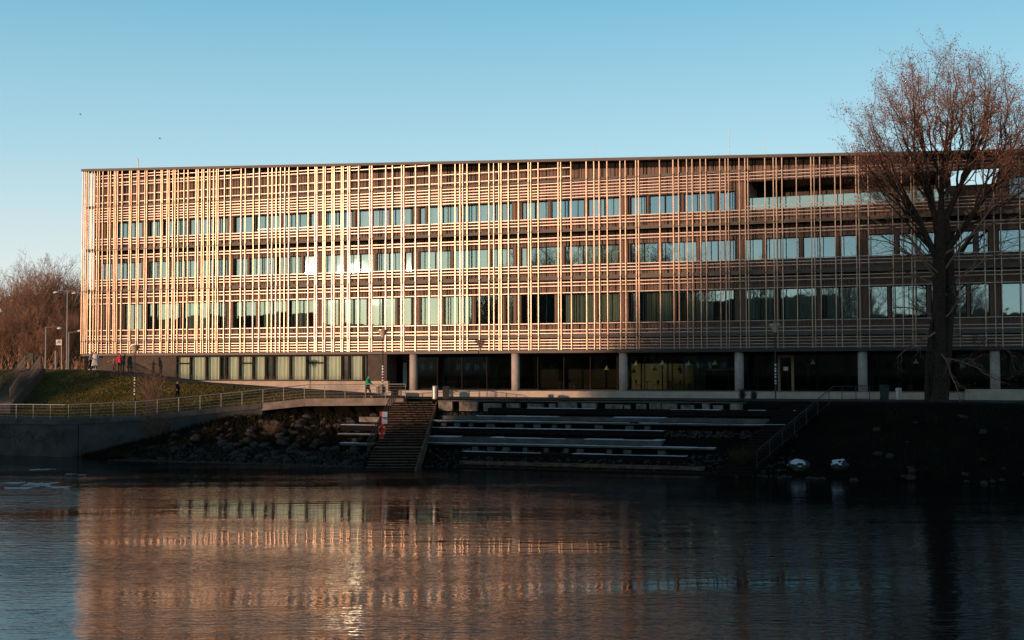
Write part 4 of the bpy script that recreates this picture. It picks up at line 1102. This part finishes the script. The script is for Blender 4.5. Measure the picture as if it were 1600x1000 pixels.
# bush on the retaining wall foot, sapling, reeds
def shrub(name, loc, H, spread, n, seed, m, label, cat='bush'):
    t = Tree(seed); 
    for k in range(n):
        a = t.r.uniform(0, 6.3); r_ = spread*math.sqrt(t.r.random()); b = Vector(loc)+Vector((math.cos(a)*.15, math.sin(a)*.15, 0))
        t.limb(b, Vector(loc)+Vector((math.cos(a)*r_, math.sin(a)*r_, H*t.r.uniform(.7, 1))), .012, .004, 2, 3, Vector((math.cos(a), math.sin(a), 0))*-.05, [0, 0, 5, 0], [3], t.tr if False else None, .6, 0)
    o = t.cr.build(name, m, origin=loc); tag(o, label, cat); return o
p = hit(243, 684)
shrub('twiggy_bush', p, 1.7, 1.5, 70, 3, 'twig', 'bare twiggy bush growing at the foot of the retaining wall')
p = at(235, 640, 95); p.z = gz(p)
shrub('bare_sapling', p, 3.2, 1.5, 60, 9, 'twig', 'thin bare sapling in front of the sunlit lawn', 'sapling')
MT['reed'] = mat('reed', (.06, .045, .02), .9, 0, .3, 3)
p = hit(1160, 735)
shrub('reed_clump', p, 1.1, .8, 120, 5, 'reed', 'brown clump of dry grass at the right end of the lowest terrace', 'plant')
for x, y, Y, h_, lab in ((1160, 632, 88, .7, 'small dark conifer shrub left of its twin before the plinth'), (1178, 632, 88, .55, 'smaller dark conifer shrub right of its twin before the plinth')):
    p = at(x, y, Y); p.z = 4.05; shrub('dwarf_shrub', p, h_, .16, 90, x, 'greenp', lab, 'shrub')
p = hit(425, 680); shrub('twiggy_bush', p, .8, .7, 50, 8, 'twig', 'small dry bush among the boulders of the left bank')

# grass: lawn blades and tall bank grass, uncountable
def blades(name, n, fn, h, m, label, seed):
    r_ = random.Random(seed); mbx = MB()
    for _ in range(n):
        u, w_ = fn(r_)
        z = ground_z(u, w_)
        if z < -.05: continue
        b = F(u, w_, z-.03); a = r_.uniform(0, 6.3); hh = h*r_.uniform(.5, 1.2); wd = hh*.10+.012
        d = Vector((math.cos(a), math.sin(a), 0)); q = Vector((r_.gauss(0, .3), r_.gauss(0, .3), 1))*hh
        i = len(mbx.v); mbx.v += [b-d*wd, b+d*wd, b+q]; mbx.f.append((i, i+1, i+2))
    o = mbx.build(name, m); tag(o, label, 'grass', kind='stuff')
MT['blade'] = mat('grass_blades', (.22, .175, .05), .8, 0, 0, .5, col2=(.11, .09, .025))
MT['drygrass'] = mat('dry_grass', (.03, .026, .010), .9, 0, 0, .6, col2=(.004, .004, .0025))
def lawnp(r_):
    while True:
        u = r_.uniform(-60, -18); w_ = r_.uniform(4.4, 18)
        if w_ < interp(u, RU, RW)-2.7 and not (u > -24 and w_ < 6): return u, w_
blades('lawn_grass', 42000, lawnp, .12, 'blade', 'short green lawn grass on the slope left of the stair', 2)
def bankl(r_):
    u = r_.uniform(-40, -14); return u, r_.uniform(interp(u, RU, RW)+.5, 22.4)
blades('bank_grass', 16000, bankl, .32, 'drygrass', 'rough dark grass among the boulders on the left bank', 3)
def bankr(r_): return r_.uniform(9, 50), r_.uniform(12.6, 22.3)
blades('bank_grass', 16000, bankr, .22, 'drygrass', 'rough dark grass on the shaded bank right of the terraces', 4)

# two birds
for x, y, lab in ((126, 179, 'tiny dark bird high in the sky at the upper left'), (250, 217, 'tiny dark bird lower in the sky above the roof')):
    c = at(x, y, 140); j = MB()
    j.tube([c+Vector((-.12, 0, 0)), c+Vector((.0, 0, .02)), c+Vector((.13, 0, 0))], [.01, .035, .01], 6)
    for s in (-1, 1): j.hexa([c+Vector(q) for q in ((-.06, 0, .02), (.06, 0, .02), (.0, s*.22, .10), (-.06, s*.22, .10), (-.06, 0, .035), (.06, 0, .035), (.0, s*.22, .11), (-.06, s*.22, .11))])
    o = j.build('bird', 'black', origin=c); tag(o, lab, 'bird')

# ------------------------------------------------------------ the near bank behind the camera (reflected in the glass, shades the river)
for k, (x, y, s) in enumerate(((-8, -14, 1.25), (-19, -6, 1.35), (-27, -16, 1.5), (-12, -24, 1.4), (-38, -6, 1.5))):
    place_tree(k % 3, (x, y, 4.6), (s, s, s), k*1.3, 'bare tree on the near bank out of view, placed to shade the lower right facade', 'bare trees mirrored in the windows')
for k in range(26):  # unseen tree row, spaced and sized to shade the lower right facade
    x = -94+k*1.6; y = -6+((k*5) % 4)*4; s = interp(x, [-94, -89, -80, -70, -58], [12, 17, 20.5, 22, 22.5])/13*(1+.06*((k*7) % 3-1))
    place_tree((k+1) % 3, (x, y, 4.6), (s*1.1, s*1.1, s*.98), k*2.1, 'bare tree on the near bank out of view, placed to shade the lower right facade', 'bare trees mirrored in the windows')
def house(x0, x1, y0, y1, h, rh, label):
    t_ = thing('town_house', ((x0+x1)/2, (y0+y1)/2, 4.7), label, 'building')
    j = MB(); j.box(x0, x1, y0, y1, 4.6, h); part(j, 'wall', 'render', t_)
    j = MB(); ym = (y0+y1)/2; j.v += [Vector(p) for p in ((x0-.4, y0-.4, h), (x1+.4, y0-.4, h), (x1+.4, y1+.4, h), (x0-.4, y1+.4, h), (x0-.4, ym, h+rh), (x1+.4, ym, h+rh))]
    j.f += [(0, 1, 5, 4), (2, 3, 4, 5), (0, 4, 3), (1, 2, 5), (3, 2, 1, 0)]; part(j, 'roof', 'tile', t_)
    x = x0+1.5
    while x < x1-1.5:
        z = 6
        while z < h-2: 
            j = MB(); j.box(x, x+1.1, y1-.05, y1+.03, z, z+1.5); part(j, 'window', 'glass', t_); z += 3.3
        x += 3
LAB = ['ochre gabled house on the near bank, leftmost and lowest', 'ochre gabled house on the near bank, second from the left', 'low ochre gabled house on the near bank with a flat pitched roof', 'ochre gabled house on the near bank with the steepest roof', 'tall ochre gabled house on the near bank', 'small ochre gabled house on the near bank mirrored in the windows']
HS = [(-290, -209, -60, -45, 17.5, 5), (-208.5, -181, -60, -45, 13.6, 4.9), (-180.6, -148.5, -60, -45, 12.4, 4.0), (-148, -110.5, -60, -46, 12.6, 5.4), (-110, -44, -58, -45, 15, 6), (-42, 60, -70, -55, 12, 5)]
for a, l in zip(HS, LAB): house(*a, l)
